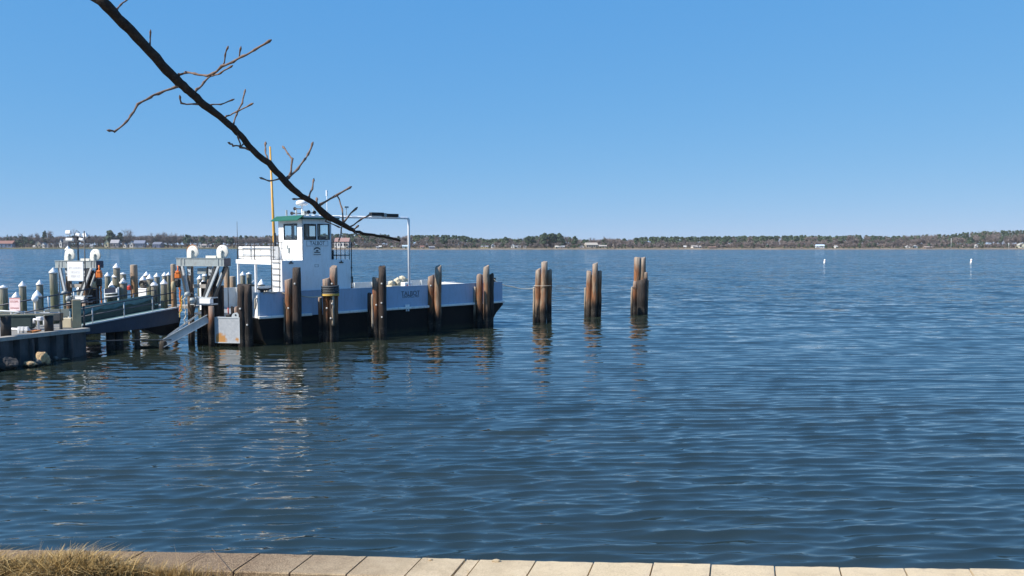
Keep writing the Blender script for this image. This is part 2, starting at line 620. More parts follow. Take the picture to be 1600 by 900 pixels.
def water_mat():
    m, nt, b = new_mat('river_water')
    pos = geo_pos(nt)
    sx = N(nt, 'ShaderNodeSeparateXYZ')
    nt.links.new(pos, sx.inputs[0])
    # distance from the seawall end of the river, where the modelled waves give way to unmodelled ones
    ln = N(nt, 'ShaderNodeVectorMath', operation='LENGTH')
    nt.links.new(mapped(nt, pos, (1, 1, 0)), ln.inputs[0])
    far = N(nt, 'ShaderNodeMapRange')
    far.interpolation_type = 'SMOOTHSTEP'
    far.inputs['From Min'].default_value = 18
    far.inputs['From Max'].default_value = 85
    nt.links.new(ln.outputs['Value'], far.inputs['Value'])

    def slope(scale, ax, rotz, det=2):
        n = noise_tex(nt, mapped(nt, pos, (scale * ax, scale, 1), (scale * 3.1, scale * 7.7, 0), (0, 0, rotz)), 1.0, det, .55)
        s = N(nt, 'ShaderNodeVectorMath', operation='SUBTRACT')
        nt.links.new(n.outputs['Color'], s.inputs[0])
        s.inputs[1].default_value = (.5, .5, .5)
        return s.outputs[0]

    def scaled(v, k):
        s = N(nt, 'ShaderNodeVectorMath', operation='SCALE')
        nt.links.new(v, s.inputs[0])
        if isinstance(k, bpy.types.NodeSocket):
            nt.links.new(k, s.inputs['Scale'])
        else:
            s.inputs['Scale'].default_value = k
        return s.outputs[0]

    def addv(a, c):
        s = N(nt, 'ShaderNodeVectorMath', operation='ADD')
        nt.links.new(a, s.inputs[0])
        nt.links.new(c, s.inputs[1])
        return s.outputs[0]

    gust = noise_tex(nt, mapped(nt, pos, (.012, .035, 1)), 1.0, 3, .6)
    gk = ramp(nt, gust.outputs[0], [(.3, (.65, .65, .65)), (.7, (1.25, 1.25, 1.25))])
    fine = scaled(slope(9.0, .30, .12), .09)
    med = scaled(slope(1.9, .40, -.10), math_n(nt, 'ADD', math_n(nt, 'MULTIPLY', far.outputs[0], .75), .12))
    big = scaled(slope(.55, .35, .16), math_n(nt, 'MULTIPLY', far.outputs[0], .5))
    tot = scaled(addv(addv(fine, med), big), gk)
    # added tilt: far-water normals lean to the near bank to reflect bluer sky
    cb = N(nt, 'ShaderNodeCombineXYZ')
    grp = noise_tex(nt, mapped(nt, pos, (.10, .42, 1), (3, 8, 0), (0, 0, .05)), 1.0, 4, .62)
    grk = ramp(nt, grp.outputs[0], [(.32, (.25, .25, .25)), (.5, (.95, .95, .95)), (.68, (1.9, 1.9, 1.9))])
    nt.links.new(math_n(nt, 'MULTIPLY', math_n(nt, 'MULTIPLY', far.outputs[0], -.098), grk), cb.inputs[1])
    tot = addv(tot, cb.outputs[0])
    mm = N(nt, 'ShaderNodeVectorMath', operation='MULTIPLY')
    nt.links.new(tot, mm.inputs[0])
    mm.inputs[1].default_value = (.7, 1.0, 0)
    nrm = N(nt, 'ShaderNodeNewGeometry').outputs['Normal']
    nn = N(nt, 'ShaderNodeVectorMath', operation='NORMALIZE')
    nt.links.new(addv(nrm, mm.outputs[0]), nn.inputs[0])
    nt.links.new(nn.outputs[0], b.inputs['Normal'])
    murk = noise_tex(nt, mapped(nt, pos, (.08, .2, 1)), 1.0, 3, .5)
    # silt stirred up in the shallows by the left end of the wall
    nt.links.new(ramp(nt, murk.outputs[0], [(.3, (.014, .022, .017)), (.7, (.021, .027, .018))]), b.inputs['Base Color'])
    b.inputs['Roughness'].default_value = .04
    b.inputs['IOR'].default_value = 1.85
    return m


M['water'] = water_mat()

def hull_growth():
    # slime and scum along the ferry's waterline
    nt = M['hull'].node_tree
    b = [n for n in nt.nodes if n.type == 'BSDF_PRINCIPLED'][0]
    old = b.inputs['Base Color'].links[0].from_socket
    pos = geo_pos(nt)
    sx = N(nt, 'ShaderNodeSeparateXYZ')
    nt.links.new(pos, sx.inputs[0])
    n1 = noise_tex(nt, mapped(nt, pos, (1.5, 1.5, .6)), 2.0, 6, .7)
    zz = math_n(nt, 'ADD', sx.outputs[2], math_n(nt, 'MULTIPLY', math_n(nt, 'SUBTRACT', n1.outputs[0], .5), .7))
    f = ramp(nt, zz, [(.10, (.7, .7, .7)), (.34, (0, 0, 0))])
    c = mixc(nt, f, old, (.030, .030, .018))
    rust = ramp(nt, noise_tex(nt, mapped(nt, pos, (3, 3, .35)), 1.6, 5, .65).outputs[0], [(.60, (0, 0, 0)), (.74, (.5, .5, .5))])
    nt.links.new(mixc(nt, rust, c, (.055, .030, .018)), b.inputs['Base Color'])


hull_growth()

# ------------------------------------------------------------------ world and sun
SUN_EL = R(42)
sun_dir = Vector((-.90, -.46, 0)).normalized() * math.cos(SUN_EL) + Vector((0, 0, math.sin(SUN_EL)))
w = bpy.data.worlds.new('World')
scene.world = w
w.use_nodes = True
wn = w.node_tree
for n in list(wn.nodes):
    wn.nodes.remove(n)
sky = wn.nodes.new('ShaderNodeTexSky')
sky.sky_type = 'NISHITA'
sky.sun_disc = False
sky.sun_elevation = SUN_EL
sky.sun_rotation = math.atan2(sun_dir.x, sun_dir.y)
sky.altitude = 0
sky.air_density = 0.6
sky.dust_density = 0.0
sky.ozone_density = 6.0
bg = wn.nodes.new('ShaderNodeBackground')
bg.inputs[1].default_value = 0.085
wo = wn.nodes.new('ShaderNodeOutputWorld')
# the clear, dry March air of the photograph: deeper blue and a softer horizon than the default sky model
SKYK = 0.12
sep = wn.nodes.new('ShaderNodeSeparateColor')
wn.links.new(sky.outputs[0], sep.inputs[0])
comb = wn.nodes.new('ShaderNodeCombineColor')
for i_, (g_, e_) in enumerate(((.535, .66), (.605, .315), (.83, .11))):
    a_ = math_n(wn, 'POWER', math_n(wn, 'MULTIPLY', sep.outputs[i_], SKYK), e_)
    wn.links.new(math_n(wn, 'MULTIPLY', a_, g_ / SKYK), comb.inputs[i_])
wn.links.new(comb.outputs[0], bg.inputs[0])
wn.links.new(bg.outputs[0], wo.inputs[0])

sd = bpy.data.lights.new('sun', 'SUN')
sd.energy = 5.0
sd.angle = R(.53)
sd.color = (1.0, .93, .83)
sun = bpy.data.objects.new('sun', sd)
col.objects.link(sun)
sun.location = (-30, -10, 60)
sun.rotation_euler = (-sun_dir).to_track_quat('-Z', 'Y').to_euler()

scene.view_settings.view_transform = 'Standard'
scene.view_settings.look = 'None'
scene.view_settings.exposure = 0.5
scene.view_settings.gamma = 1
scene.cycles.max_bounces = 6
scene.cycles.transparent_max_bounces = 12

# ------------------------------------------------------------------ water
def make_water():
    inner = np.linspace(R(-37), R(37), 780)
    th = np.concatenate([np.linspace(R(-89), R(-37.6), 60), inner, np.linspace(R(37.6), R(89), 60)])
    q = np.linspace(1 / 11.6, 1 / 120.0, 760)
    r = np.concatenate([1 / q, np.geomspace(123, 1900, 60)])
    T, Rr = np.meshgrid(th, r)
    X = np.sin(T) * Rr
    Y = np.cos(T) * Rr
    dr = np.gradient(r)
    DR = np.repeat(dr[:, None], len(th), 1)
    Z = np.zeros_like(X)
    DX = np.zeros_like(X)
    DY = np.zeros_like(X)
    ncomp = 72
    lam = np.geomspace(.13, 2.6, ncomp)
    gust = .86 + .13 * np.sin(X * .23 + Y * .41 + 1.0) * np.sin(X * .11 - Y * .27 + .4) + .12 * np.sin(X * .071 + Y * .13)
    for i, L in enumerate(lam):
        ang = RNG.normal(0.07, .145)
        if i % 12 == 3:
            ang += RNG.choice([-.5, .5])
        kx, ky = math.sin(ang), -math.cos(ang)
        k = 2 * math.pi / L
        s = .064 * math.exp(-(math.log(L / .47) / .56) ** 2) + .011
        a = s / k
        ph = (X * kx + Y * ky) * k + RNG.uniform(0, 6.28)
        # slow wobble of the phase so crests are not ruler straight
        ph = ph + .6 * np.sin(X * (.45 / L) + RNG.uniform(0, 6)) + .7 * np.sin((X * .22 - Y * .4) / L + RNG.uniform(0, 6))
        fade = np.clip(1.6 - DR / L * 3.2, 0, 1)
        h = np.sin(ph)
        Z += a * h * fade
        DX += kx * a * np.cos(ph) * fade      # trochoidal: sharp crests, broad troughs
        DY += ky * a * np.cos(ph) * fade
    gust = gust * (.74 + .26 * np.clip((X + 14) / 18, 0, 1))      # calmer in the lee of the landing
    Z *= gust
    X = X + DX * gust * .95
    Y = Y + DY * gust * .95
    nr, nt_ = X.shape
    V = np.stack([X, Y, Z], -1).reshape(-1, 3)
    idx = np.arange(nr * nt_).reshape(nr, nt_)
    a, b, c, d = idx[:-1, :-1], idx[:-1, 1:], idx[1:, 1:], idx[1:, :-1]
    Fq = np.stack([a, b, c, d], -1).reshape(-1, 4)
    me = bpy.data.meshes.new('water')
    me.vertices.add(len(V))
    me.vertices.foreach_set('co', V.astype(np.float32).ravel())
    me.loops.add(Fq.size)
    me.loops.foreach_set('vertex_index', Fq.astype(np.int32).ravel())
    me.polygons.add(len(Fq))
    me.polygons.foreach_set('loop_start', np.arange(0, Fq.size, 4, dtype=np.int32))
    me.polygons.foreach_set('loop_total', np.full(len(Fq), 4, np.int32))
    me.polygons.foreach_set('use_smooth', np.ones(len(Fq), bool))
    me.update(calc_edges=True)
    if me.polygons[0].normal.z < 0:
        me.flip_normals()
    me.materials.append(M['water'])
    o = bpy.data.objects.new('water', me)
    col.objects.link(o)
    return tag(o, 'wind rippled blue river reflecting the sky and the piles', 'water', kind='structure')


make_water()

# ------------------------------------------------------------------ foreground: bank, seawall, grass
CAPZ = .75
FAR = [(-500, 850), (-200, 854), (0, 858), (200, 861), (400, 864), (700, 872), (1000, 879.5), (1250, 884.5), (1500, 888), (1800, 891), (2100, 894)]


def far_edge(px):
    for (a, ya), (b, yb) in zip(FAR, FAR[1:]):
        if a <= px <= b:
            return atz(px, ya + (yb - ya) * (px - a) / (b - a), CAPZ)


JD = Vector((-.255, -.967, 0))       # direction of the joints, toward the bank
joints = [-480, -390, -300, -212, -125, -40, 48, 136, 226, 318, 407, 490, 574, 660, 750, 838, 928, 1021, 1111, 1210, 1311, 1412, 1514, 1620, 1730, 1850, 1980, 2090]
jd_at = lambda px: Vector((-.255 + (px - 800) / 800 * -.03, -.967, 0)).normalized()
seawall = thing('concrete_seawall', 'pale concrete seawall cap of jointed slabs along the near bank', 'seawall', (0, 12.3, .2))


def slab(px0, px1, z0, depth=.74, gap=.012, lift=0.0):
    a, b = far_edge(px0), far_edge(px1)
    e = (b - a).normalized()
    a = a + e * gap
    b = b - e * gap
    ja, jb = jd_at(px0), jd_at(px1)
    nseg = 7
    mb = MB()
    top, bot = [], []
    for k in range(nseg + 1):
        t = k / nseg
        p = a.lerp(b, t)
        j = ja.lerp(jb, t)
        wob = (random.random() - .5) * .022
        c = p - j * wob
        f = p + j * depth + j * (random.random() - .5) * .02
        z = CAPZ + lift + (random.random() - .5) * .004
        top.append((Vector((c.x, c.y, z - .012)), Vector((c.x, c.y, z)) + j * .018, Vector((f.x, f.y, z)) - j * .02, Vector((f.x, f.y, z - .015))))
    vs, fs = [], []
    for prof in top:
        c0, c1, f1, f0 = prof
        vs += [Vector((c0.x, c0.y, z0)), c0, c1, f1, f0, Vector((f0.x, f0.y, z0))]
    for k in range(nseg):
        for q in range(5):
            i = k * 6 + q
            fs.append((i, i + 1, i + 7, i + 6))
    fs.append((0, 1, 2, 3, 4, 5))
    e0 = nseg * 6
    fs.append((e0 + 5, e0 + 4, e0 + 3, e0 + 2, e0 + 1, e0))
    mb.add(vs, fs)
    return mb


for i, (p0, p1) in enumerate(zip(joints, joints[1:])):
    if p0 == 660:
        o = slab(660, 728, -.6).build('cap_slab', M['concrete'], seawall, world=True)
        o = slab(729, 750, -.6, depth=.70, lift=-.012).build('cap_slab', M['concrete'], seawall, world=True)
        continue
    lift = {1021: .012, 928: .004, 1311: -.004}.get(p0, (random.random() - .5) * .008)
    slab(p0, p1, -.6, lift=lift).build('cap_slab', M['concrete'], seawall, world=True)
# wall body under the cap
mb = MB()
wp = [far_edge(p) for p in range(-480, 2091, 90)]
vs, fs = [], []
for p in wp:
    for off, z in ((.06, -1.5), (.06, CAPZ - .16), (.66, CAPZ - .16), (.66, -1.5)):
        q = p + JD * off
        vs.append((q.x, q.y, z))
for k in range(len(wp) - 1):
    for q in range(4):
        i, j = k * 4 + q, k * 4 + (q + 1) % 4
        fs.append((i, j, j + 4, i + 4))
mb.add(vs, fs)
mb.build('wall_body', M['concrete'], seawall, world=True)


def lump(name, label, cat, p, size, mat, seed, squash=.7, sub=3, group=None, amp=.35):
    bm = bmesh.new()
    bmesh.ops.create_icosphere(bm, subdivisions=sub, radius=1)
    rs = random.Random(seed)
    off = Vector((rs.random() * 9, rs.random() * 9, rs.random() * 9))
    planes = [Vector((rs.gauss(0, 1), rs.gauss(0, 1), rs.gauss(0, 1))).normalized() for _ in range(9)]
    for v in bm.verts:
        n = v.co.normalized()
        r = 1.0
        for pl in planes:          # flat broken faces
            d = n.dot(pl)
            if d > .1:
                r = min(r, .74 / d)
        r *= 1 + amp * .5 * mnoise.noise(n * 1.7 + off) + amp * .25 * mnoise.noise(n * 5 + off)
        v.co = Vector((n.x * r * size[0], n.y * r * size[1], n.z * r * size[2]))
    me = bpy.data.meshes.new(name)
    bm.to_mesh(me)
    bm.free()
    me.materials.append(mat)
    o = bpy.data.objects.new(name, me)
    o.location = p
    col.objects.link(o)
    return tag(o, label, cat, group)


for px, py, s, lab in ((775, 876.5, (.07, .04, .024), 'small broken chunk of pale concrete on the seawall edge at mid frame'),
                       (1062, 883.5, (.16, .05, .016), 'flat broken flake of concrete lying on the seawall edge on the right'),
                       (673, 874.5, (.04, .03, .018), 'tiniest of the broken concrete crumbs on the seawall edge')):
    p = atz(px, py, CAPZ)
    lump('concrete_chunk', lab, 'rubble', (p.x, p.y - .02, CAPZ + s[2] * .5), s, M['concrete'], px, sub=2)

# bank: one sheet from under the camera to the wall
mb = MB()
xs = [-60, -30, -16, -11, -8, -5, -2, 1, 4, 8, 14, 30, 60]
ys = [-12, -6, 0, 4, 7, 9.5, 11, None]
vs, fs = [], []
for x in xs:
    # follow the front edge of the cap
    def front(x):
        best = min(range(-480, 2091, 10), key=lambda p: abs((far_edge(p) + JD * .72).x - x))
        return (far_edge(best) + JD * .74).y
    yf = front(x)
    for y in ys:
        yy = yf + .03 if y is None else min(y, yf - .3)
        z = .60 if y is None else .60 + max(0, (yf - yy)) * .27
        if y is not None and y <= 0: z = 3.8
        vs.append((x, yy, z))
n = len(ys)
for i in range(len(xs) - 1):
    for j in range(n - 1):
        a = i * n + j
        fs.append((a, a + n, a + n + 1, a + 1))
mb.add(vs, fs, True)
mb.build('ground', M['bank'])
bpy.data.objects['ground']['kind'] = 'structure'
bpy.data.objects['ground']['label'] = 'grassy earth bank behind the seawall'


def tone_mesh(name, V, Fa, tone, mat, parent=None, loc=(0, 0, 0), smooth=False):
    me = bpy.data.meshes.new(name)
    V = np.asarray(V, np.float32) - np.asarray(loc if parent is None else parent.location, np.float32)
    Fa = np.asarray(Fa, np.int32)
    k = Fa.shape[1]
    me.vertices.add(len(V))
    me.vertices.foreach_set('co', V.ravel())
    me.loops.add(Fa.size)
    me.loops.foreach_set('vertex_index', Fa.ravel())
    me.polygons.add(len(Fa))
    me.polygons.foreach_set('loop_start', np.arange(0, Fa.size, k, dtype=np.int32))
    me.polygons.foreach_set('loop_total', np.full(len(Fa), k, np.int32))
    me.update(calc_edges=True)
    at_ = me.attributes.new('tone', 'FLOAT', 'FACE')
    at_.data.foreach_set('value', np.asarray(tone, np.float32))
    me.materials.append(mat)
    o = bpy.data.objects.new(name, me)
    if parent is not None:
        o.parent = parent
    else:
        o.location = loc
    col.objects.link(o)
    return o


def make_grass():
    V, Fa, tone = [], [], []
    rs = random.Random(3)

    def blade(x, y, z, h, lean, wdt, t):
        az = rs.uniform(0, 6.28)
        dx, dy = math.cos(az) * lean * h + .12 * h, math.sin(az) * lean * h
        wa = rs.uniform(0, 3.14)
        wx, wy = math.cos(wa) * wdt, math.sin(wa) * wdt
        b = len(V)
        pts = []
        for k, s in enumerate((0, .4, .75, 1.0)):
            px_, py_ = x + dx * s * s, y + dy * s * s
            pz = z + h * (s - .30 * lean * s * s * s)
            ww = (1, .8, .5, .12)[k]
            pts.append((px_ - wx * ww, py_ - wy * ww, pz))
            pts.append((px_ + wx * ww, py_ + wy * ww, pz))
        V.extend(pts)
        for k in range(3):
            Fa.append((b + 2 * k, b + 2 * k + 1, b + 2 * k + 3, b + 2 * k + 2))
            tone.append(t)

    def front_y(x):
        return 12.02 + (x + 8) * -.04

    # thick mat
    for _ in range(8500):
        px = rs.uniform(-330, 205)
        dens = 1.0 if px < 120 else max(0, 1 - (px - 120) / 95)
        if rs.random() > dens: continue
        x = (px - 800) / F * 11.9
        y = front_y(x) - abs(rs.gauss(0, .22)) + .10 - rs.random() * .1
        z = .58 + max(0, front_y(x) - y) * .27
        clump = .5 + .5 * mnoise.noise(Vector((x * 1.3, y * 2, 0)))
        h = rs.uniform(.24, .42) + .16 * clump
        if 70 < px < 150: h += .07
        blade(x, y, z, h, rs.uniform(.2, 1.5), rs.uniform(.004, .009), min(1, max(0, rs.gauss(.45 + .5 * (clump - .5), .27))))
    # tall seed stalks
    for _ in range(60):
        px = rs.choice([rs.uniform(-10, 140), rs.uniform(80, 140)])
        x = (px - 800) / F * 12.0
        y = front_y(x) - rs.random() * .4
        blade(x, y, .6, rs.uniform(.46, .66), rs.uniform(.1, .5), .0028, rs.uniform(.7, 1))
    # sparse tufts creeping over the cap further right
    for _ in range(1300):
        px = 150 + abs(rs.gauss(0, 60)) if rs.random() < .5 else rs.gauss(258, 34)
        x = (px - 800) / F * 12.0
        y = front_y(x) - rs.random() * .10 + .05
        blade(x, y, .6, rs.uniform(.12, .36), rs.uniform(.1, .8), .003, rs.uniform(.4, 1))
    for px, h in ((230, .42), (275, .68), (272, .4), (356, .40), (335, .36), (268, .34)):
        x = (px - 800) / F * 12.0
        blade(x, front_y(x) - .02, .6, h, .25, .0028, .85)
    # weeds rooted in the joints of the cap
    for px in (318, 407, 490, 574, 660, 729, 750, 838, 928, 1021, 1111, 1311, 1412):
        e0 = far_edge(px)
        j0 = jd_at(px)
        for _ in range(rs.randint(2, 14)):
            q = e0 + j0 * rs.choice([rs.uniform(.05, .7), rs.uniform(.45, .72)])
            blade(q.x + rs.uniform(-.008, .008), q.y, CAPZ - .04, rs.uniform(.05, .12), rs.uniform(.3, 1.4), .0025, rs.uniform(.1, .8))
    o = tone_mesh('dry_grass', V, Fa, tone, M['grass'], loc=(-7.5, 11.8, .6))
    tag(o, 'straw coloured dry grass growing over the left end of the seawall', 'grass', kind='stuff')


make_grass()

# a couple of long dead stalks lying across the cap
for pts, lab in ((((283, 889), (322, 867)), 'long dead stalk lying aslant on the cap, leaning right'),
                 (((331, 858), (361, 896)), 'thin dead stem leaning left over the cap near a joint'),
                 (((188, 876), (197, 889), (230, 872)), 'bent dead stem with a hook shape among the grass')):
    ww = [atz(a, b, CAPZ) + Vector((0, 0, .03 if i % 2 else .015)) for i, (a, b) in enumerate(pts)]
    mb = MB().tube(ww, [.0035] * len(ww), 6)
    o = mb.build('dead_stalk', M['twig'], loc=ww[0], world=True)
    tag(o, lab, 'stalk')

# ------------------------------------------------------------------ overhanging tree
BR = [(158, 0, 21), (184, 27, 19.5), (213, 57, 18.3), (243, 90, 18), (269.6, 120, 18), (286.7, 134.5, 16.5), (301, 147, 15),
      (318.5, 164, 15.2), (343, 182, 12.6), (365, 200.5, 12), (381, 217.6, 11.6), (393.8, 233.8, 11.7), (420.7, 255.8, 12),
      (437.8, 274, 11.9), (450, 287.6, 13.6), (472, 306, 10.6), (491.6, 318, 11), (508.7, 336.5, 13.2), (526, 346, 10.3), (543, 355, 9.2),
      (555, 362, 6), (574.7, 366.3, 5), (596.7, 369.5, 4.9), (614, 373, 4.5), (625, 376.5, 4.9)]


def br_y(px):
    return 3.6 + (px - 158) / 470 * .8


tree = thing('bare_tree', 'bare winter tree whose dark branch hangs across the view', 'tree', (-7.6, 4.7, 1.9))
trunk_pts = [(-7.6 + .06 * math.sin(k * 1.1) + k * .012, 4.7 + .05 * math.cos(k * .9), 1.9 + k * .6) for k in range(16)]
MB().tube(trunk_pts, [.30 - k * .011 + (.06 if k == 0 else 0) for k in range(16)], 28, jitter=.10).build('trunk', M['bark'], tree, world=True)
pts, rad = [(-7.5, 4.7, 7.1), (-6.2, 4.5, 7.5), (-4.6, 4.15, 7.55), (-3.3, 3.85, 7.3), (-2.5, 3.65, 7.0)], [.11, .08, .06, .045, .036]
for px, py, wd in BR:
    Y = br_y(px)
    pts.append(at(px, py, Y))
    rad.append(wd / 2 / F * Y * .83)
# subdivide for a rough outline
pp, rr = [], []
for i in range(len(pts) - 1):
    a, b = Vector(pts[i]), Vector(pts[i + 1])
    for k in range(3):
        t = k / 3
        pp.append(a.lerp(b, t) + Vector((random.gauss(0, .0015), 0, random.gauss(0, .0015))))
        rr.append((rad[i] * (1 - t) + rad[i + 1] * t) * random.uniform(.96, 1.05))
pp.append(Vector(pts[-1])); rr.append(rad[-1] * .8)
branch = MB().tube(pp, rr, 12, jitter=.10).build('branch', M['bark'], tree, world=True)
TW = [
    [(278, 134.5, 5), (247.6, 145.5, 4.6), (235, 151.6, 4.4), (215.8, 162.6, 4.2), (204.8, 181, 4), (198.7, 189.5, 3.6), (180, 205.4, 3.6), (170.5, 204, 4)],
    [(279.4, 117, 5), (291.6, 113.5, 4.2), (303.8, 115, 4.2), (323, 118.6, 4), (333, 114.4, 4.6), (347.8, 104, 4.6), (365, 95.4, 4.4), (379.6, 88, 4.2), (399, 77, 4), (421, 64, 4.6)],
    [(308.7, 140.6, 4.6), (318.5, 128.4, 3.8), (330.7, 117.4, 3.8)],
    [(330.7, 118.6, 3.6), (344, 115, 3.2), (361, 104, 3.2)],
    [(349, 102.5, 3.4), (351.5, 85.6, 2.8), (355.6, 74.6, 3)],
    [(373.5, 91.7, 3), (376, 75.8, 3.2)],
    [(308.7, 162.6, 3.8), (283, 161.9, 3.2), (281.3, 151.6, 3.2)],
    [(328, 164.5, 3), (345, 162.6, 2.6), (363, 156, 2.8)],
    [(365, 193, 3.4), (368.6, 178.5, 3), (378.4, 161.4, 2.8), (382.8, 142.3, 2.8)],
    [(354, 182.5, 3), (370, 174, 2.8), (393, 162.6, 3.2)],
    [(182.8, 14.7, 3.6), (187.7, 7.3, 3), (198.7, -1, 2.8)],
    [(233.6, 70, 3), (235, 50, 2.8)],
    [(393, 235, 4.2), (376.7, 229, 3.6), (364.4, 226.5, 3.2), (358.3, 223.5, 3.4)],
    [(376.7, 229, 3.2), (371.8, 214, 3)],
    [(418, 249, 3.4), (414.6, 235, 3), (415, 224, 3.6)],
    [(438, 279, 3.4), (420.7, 282.7, 2.8), (408, 278.3, 3.2)],
    [(451, 278, 4.6), (457.4, 248.5, 3.4), (450, 240, 3), (442.7, 230, 3.4)],
    [(451, 276, 4.8), (464.7, 264, 4), (477, 248.5, 3.8), (480.6, 241, 4), (488, 224.5, 3.4)],
    [(481.8, 309, 4), (488, 295, 3.2), (490, 281.5, 3.2)],
    [(473, 311.5, 3.4), (459, 311, 3.2)],
    [(500, 320, 4.6), (525.8, 304.7, 4), (546.6, 293, 3.8)],
    [(527, 304.7, 3.2), (534.4, 326.7, 3), (535.6, 344, 3)],
    [(535.6, 348, 3.6), (556.4, 326, 3.4)],
    [(546.6, 355, 3.6), (562.5, 343.8, 3), (576, 336.5, 3)],
    [(534, 350, 3), (533, 364, 2.6), (529.5, 375.6, 2.6)],
    [(508.7, 346, 2.6), (529.5, 354.8, 2.6)],
    [(551.5, 360.5, 2.6), (558.8, 353.6, 3.2)],
    [(552.7, 361, 2.6), (567, 373, 2.4)],
    [(496, 321, 3), (495, 311, 4)],
]
for tw in TW:
    x0 = tw[0][0]
    side = random.choice((-1, 1))
    p, r_ = [], []
    # root the twig in the heart of the branch
    best = None
    for (ax, ay, aw), (bx_, by_, bw) in zip(BR, BR[1:]):
        for k in range(5):
            cx, cy = ax + (bx_ - ax) * k / 4, ay + (by_ - ay) * k / 4
            d_ = math.hypot(cx - tw[0][0], cy - tw[0][1])
            if best is None or d_ < best[0]:
                best = (d_, cx, cy)
    if best[0] < 17:
        p.append(at(best[1], best[2], br_y(best[1])))
        r_.append(tw[0][2] / 2 / F * br_y(x0) * .85)
    for i, (px, py, wd) in enumerate(tw):
        Y = br_y(x0) + side * .03 * i
        p.append(at(px, py, Y))
        r_.append(wd / 2 / F * Y * .78)
    q, rq = [], []
    for i in range(len(p) - 1):
        for k in range(3):
            t = k / 3
            q.append(p[i].lerp(p[i + 1], t) + Vector((random.gauss(0, .0016), 0, random.gauss(0, .0016))))
            knot = 1.4 if (k == 0 and i > 0) else random.uniform(.88, 1.04)
            rq.append((r_[i] * (1 - t) + r_[i + 1] * t) * knot)
    q.append(p[-1]); rq.append(r_[-1] * 1.5)          # bud at the tip
    q.append(p[-1] + (p[-1] - p[-2]).normalized() * .012); rq.append(r_[-1] * .5)
    MB().tube(q, rq, 7, jitter=.12).build('twig', M['twig'], branch, world=True)

# ------------------------------------------------------------------ the ferry
ferry = thing('car_ferry', 'white open car ferry with black hull, green roofed pilot house and a white pipe arch', 'ferry',
              (-14.1, 45.6, 0), (0, R(-.25), R(42)))
FM = world_of(ferry)
FI = FM.inverted()
_o = FI @ Vector((0, 0, CAM_H))


def fv(px, py, v):
    """(u, z) on the ferry's lengthwise plane y = v seen at a pixel"""
    d = FI.to_3x3() @ ray(px, py)
    t = (v - _o.y) / d.y
    p = _o + d * t
    return p.x, p.z


def fu(px, py, u):
    """(v, z) on the ferry's crosswise plane x = u seen at a pixel"""
    d = FI.to_3x3() @ ray(px, py)
    t = (u - _o.x) / d.x
    p = _o + d * t
    return p.y, p.z


BW = 8.2                       # beam
LEN = fv(785, 455, 0)[0]
U0 = .16
ZT = 2.84
ZR = 1.45

# hull: side profile extruded across the beam
prof = [(U0, ZR), (U0 + .3, .2), (U0 + 1.2, -1.0), (LEN - 1.9, -1.0), (LEN - .95, .25), (LEN - .55, .78), (LEN + .05, 1.30), (LEN + .05, ZR)]
MB().prism([Vector((u, 0, z)) for u, z in prof], (0, 0, 0), (0, BW, 0)).build('hull', M['hull'], ferry)
MB().box((U0 + .02, .14, ZR + .004), (LEN - .02, BW - .14, ZR + .05)).build('deck', M['deck'], ferry)
# rub rail with a missing stretch
g0, g1 = fv(487, 492, -.05)[0], fv(502, 492, -.05)[0]
mb = MB()
for a, b in ((U0 - .02, g0), (g1, LEN + .08)):
    mb.bevel_box((a, -.16, ZR - .02), (b, -.004, ZR + .13), .035)
mb.bevel_box((LEN + .055, -.004, ZR - .02), (LEN + .14, BW + .004, ZR + .13), .02)
mb.build('rub_rail', M['rail_white'], ferry)
# near and far bulwarks
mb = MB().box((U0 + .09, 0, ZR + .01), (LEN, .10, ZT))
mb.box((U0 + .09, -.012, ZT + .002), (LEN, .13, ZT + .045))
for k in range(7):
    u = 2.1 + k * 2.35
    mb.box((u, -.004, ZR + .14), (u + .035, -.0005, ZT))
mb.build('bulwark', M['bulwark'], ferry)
mb = MB().box((U0 + .1, BW - .10, ZR + .01), (LEN, BW, ZT - .05))
for k in range(12):
    u = 1.0 + k * 1.45
    mb.box((u, BW - .22, ZR + .06), (u + .05, BW - .102, ZT - .06))
mb.build('bulwark', M['inner'], ferry)
# stern corner plates, bright in the sun
for v0, v1, s in ((-.006, .95, 1), (BW - .95, BW + .006, -1)):
    pts_ = [(v0, ZR + .02), (v1, ZR + .02), (v1, ZR + .45), (v1 - .35 * 1, ZT - .35), (v0 + .55, ZT + .05), (v0, ZT + .05)]
    if s < 0:
        pts_ = [(v1, ZR + .02), (v0, ZR + .02), (v0, ZR + .45), (v0 + .35, ZT - .35), (v1 - .55, ZT + .05), (v1, ZT + .05)]
    MB().prism([Vector((0, a, b)) for a, b in pts_], (U0 - .01, 0, 0), (U0 + .085, 0, 0)).build('stern_corner_plate', M['white'], ferry)
# stern and bow flaps, lowered
MB().prism([Vector((U0 - .9, 0, ZR - .05)), Vector((U0 - .02, 0, ZR + .06)), Vector((U0 - .02, 0, ZR - .10)), Vector((U0 - .9, 0, ZR - .13))], (0, 1.2, 0), (0, BW - 1.2, 0)).build('stern_flap', M['steel_d'], ferry)
MB().box((LEN - .1, 1.1, ZR + .06), (LEN - .02, BW - 1.1, ZT - .2)).build('bow_gate', M['inner'], ferry)

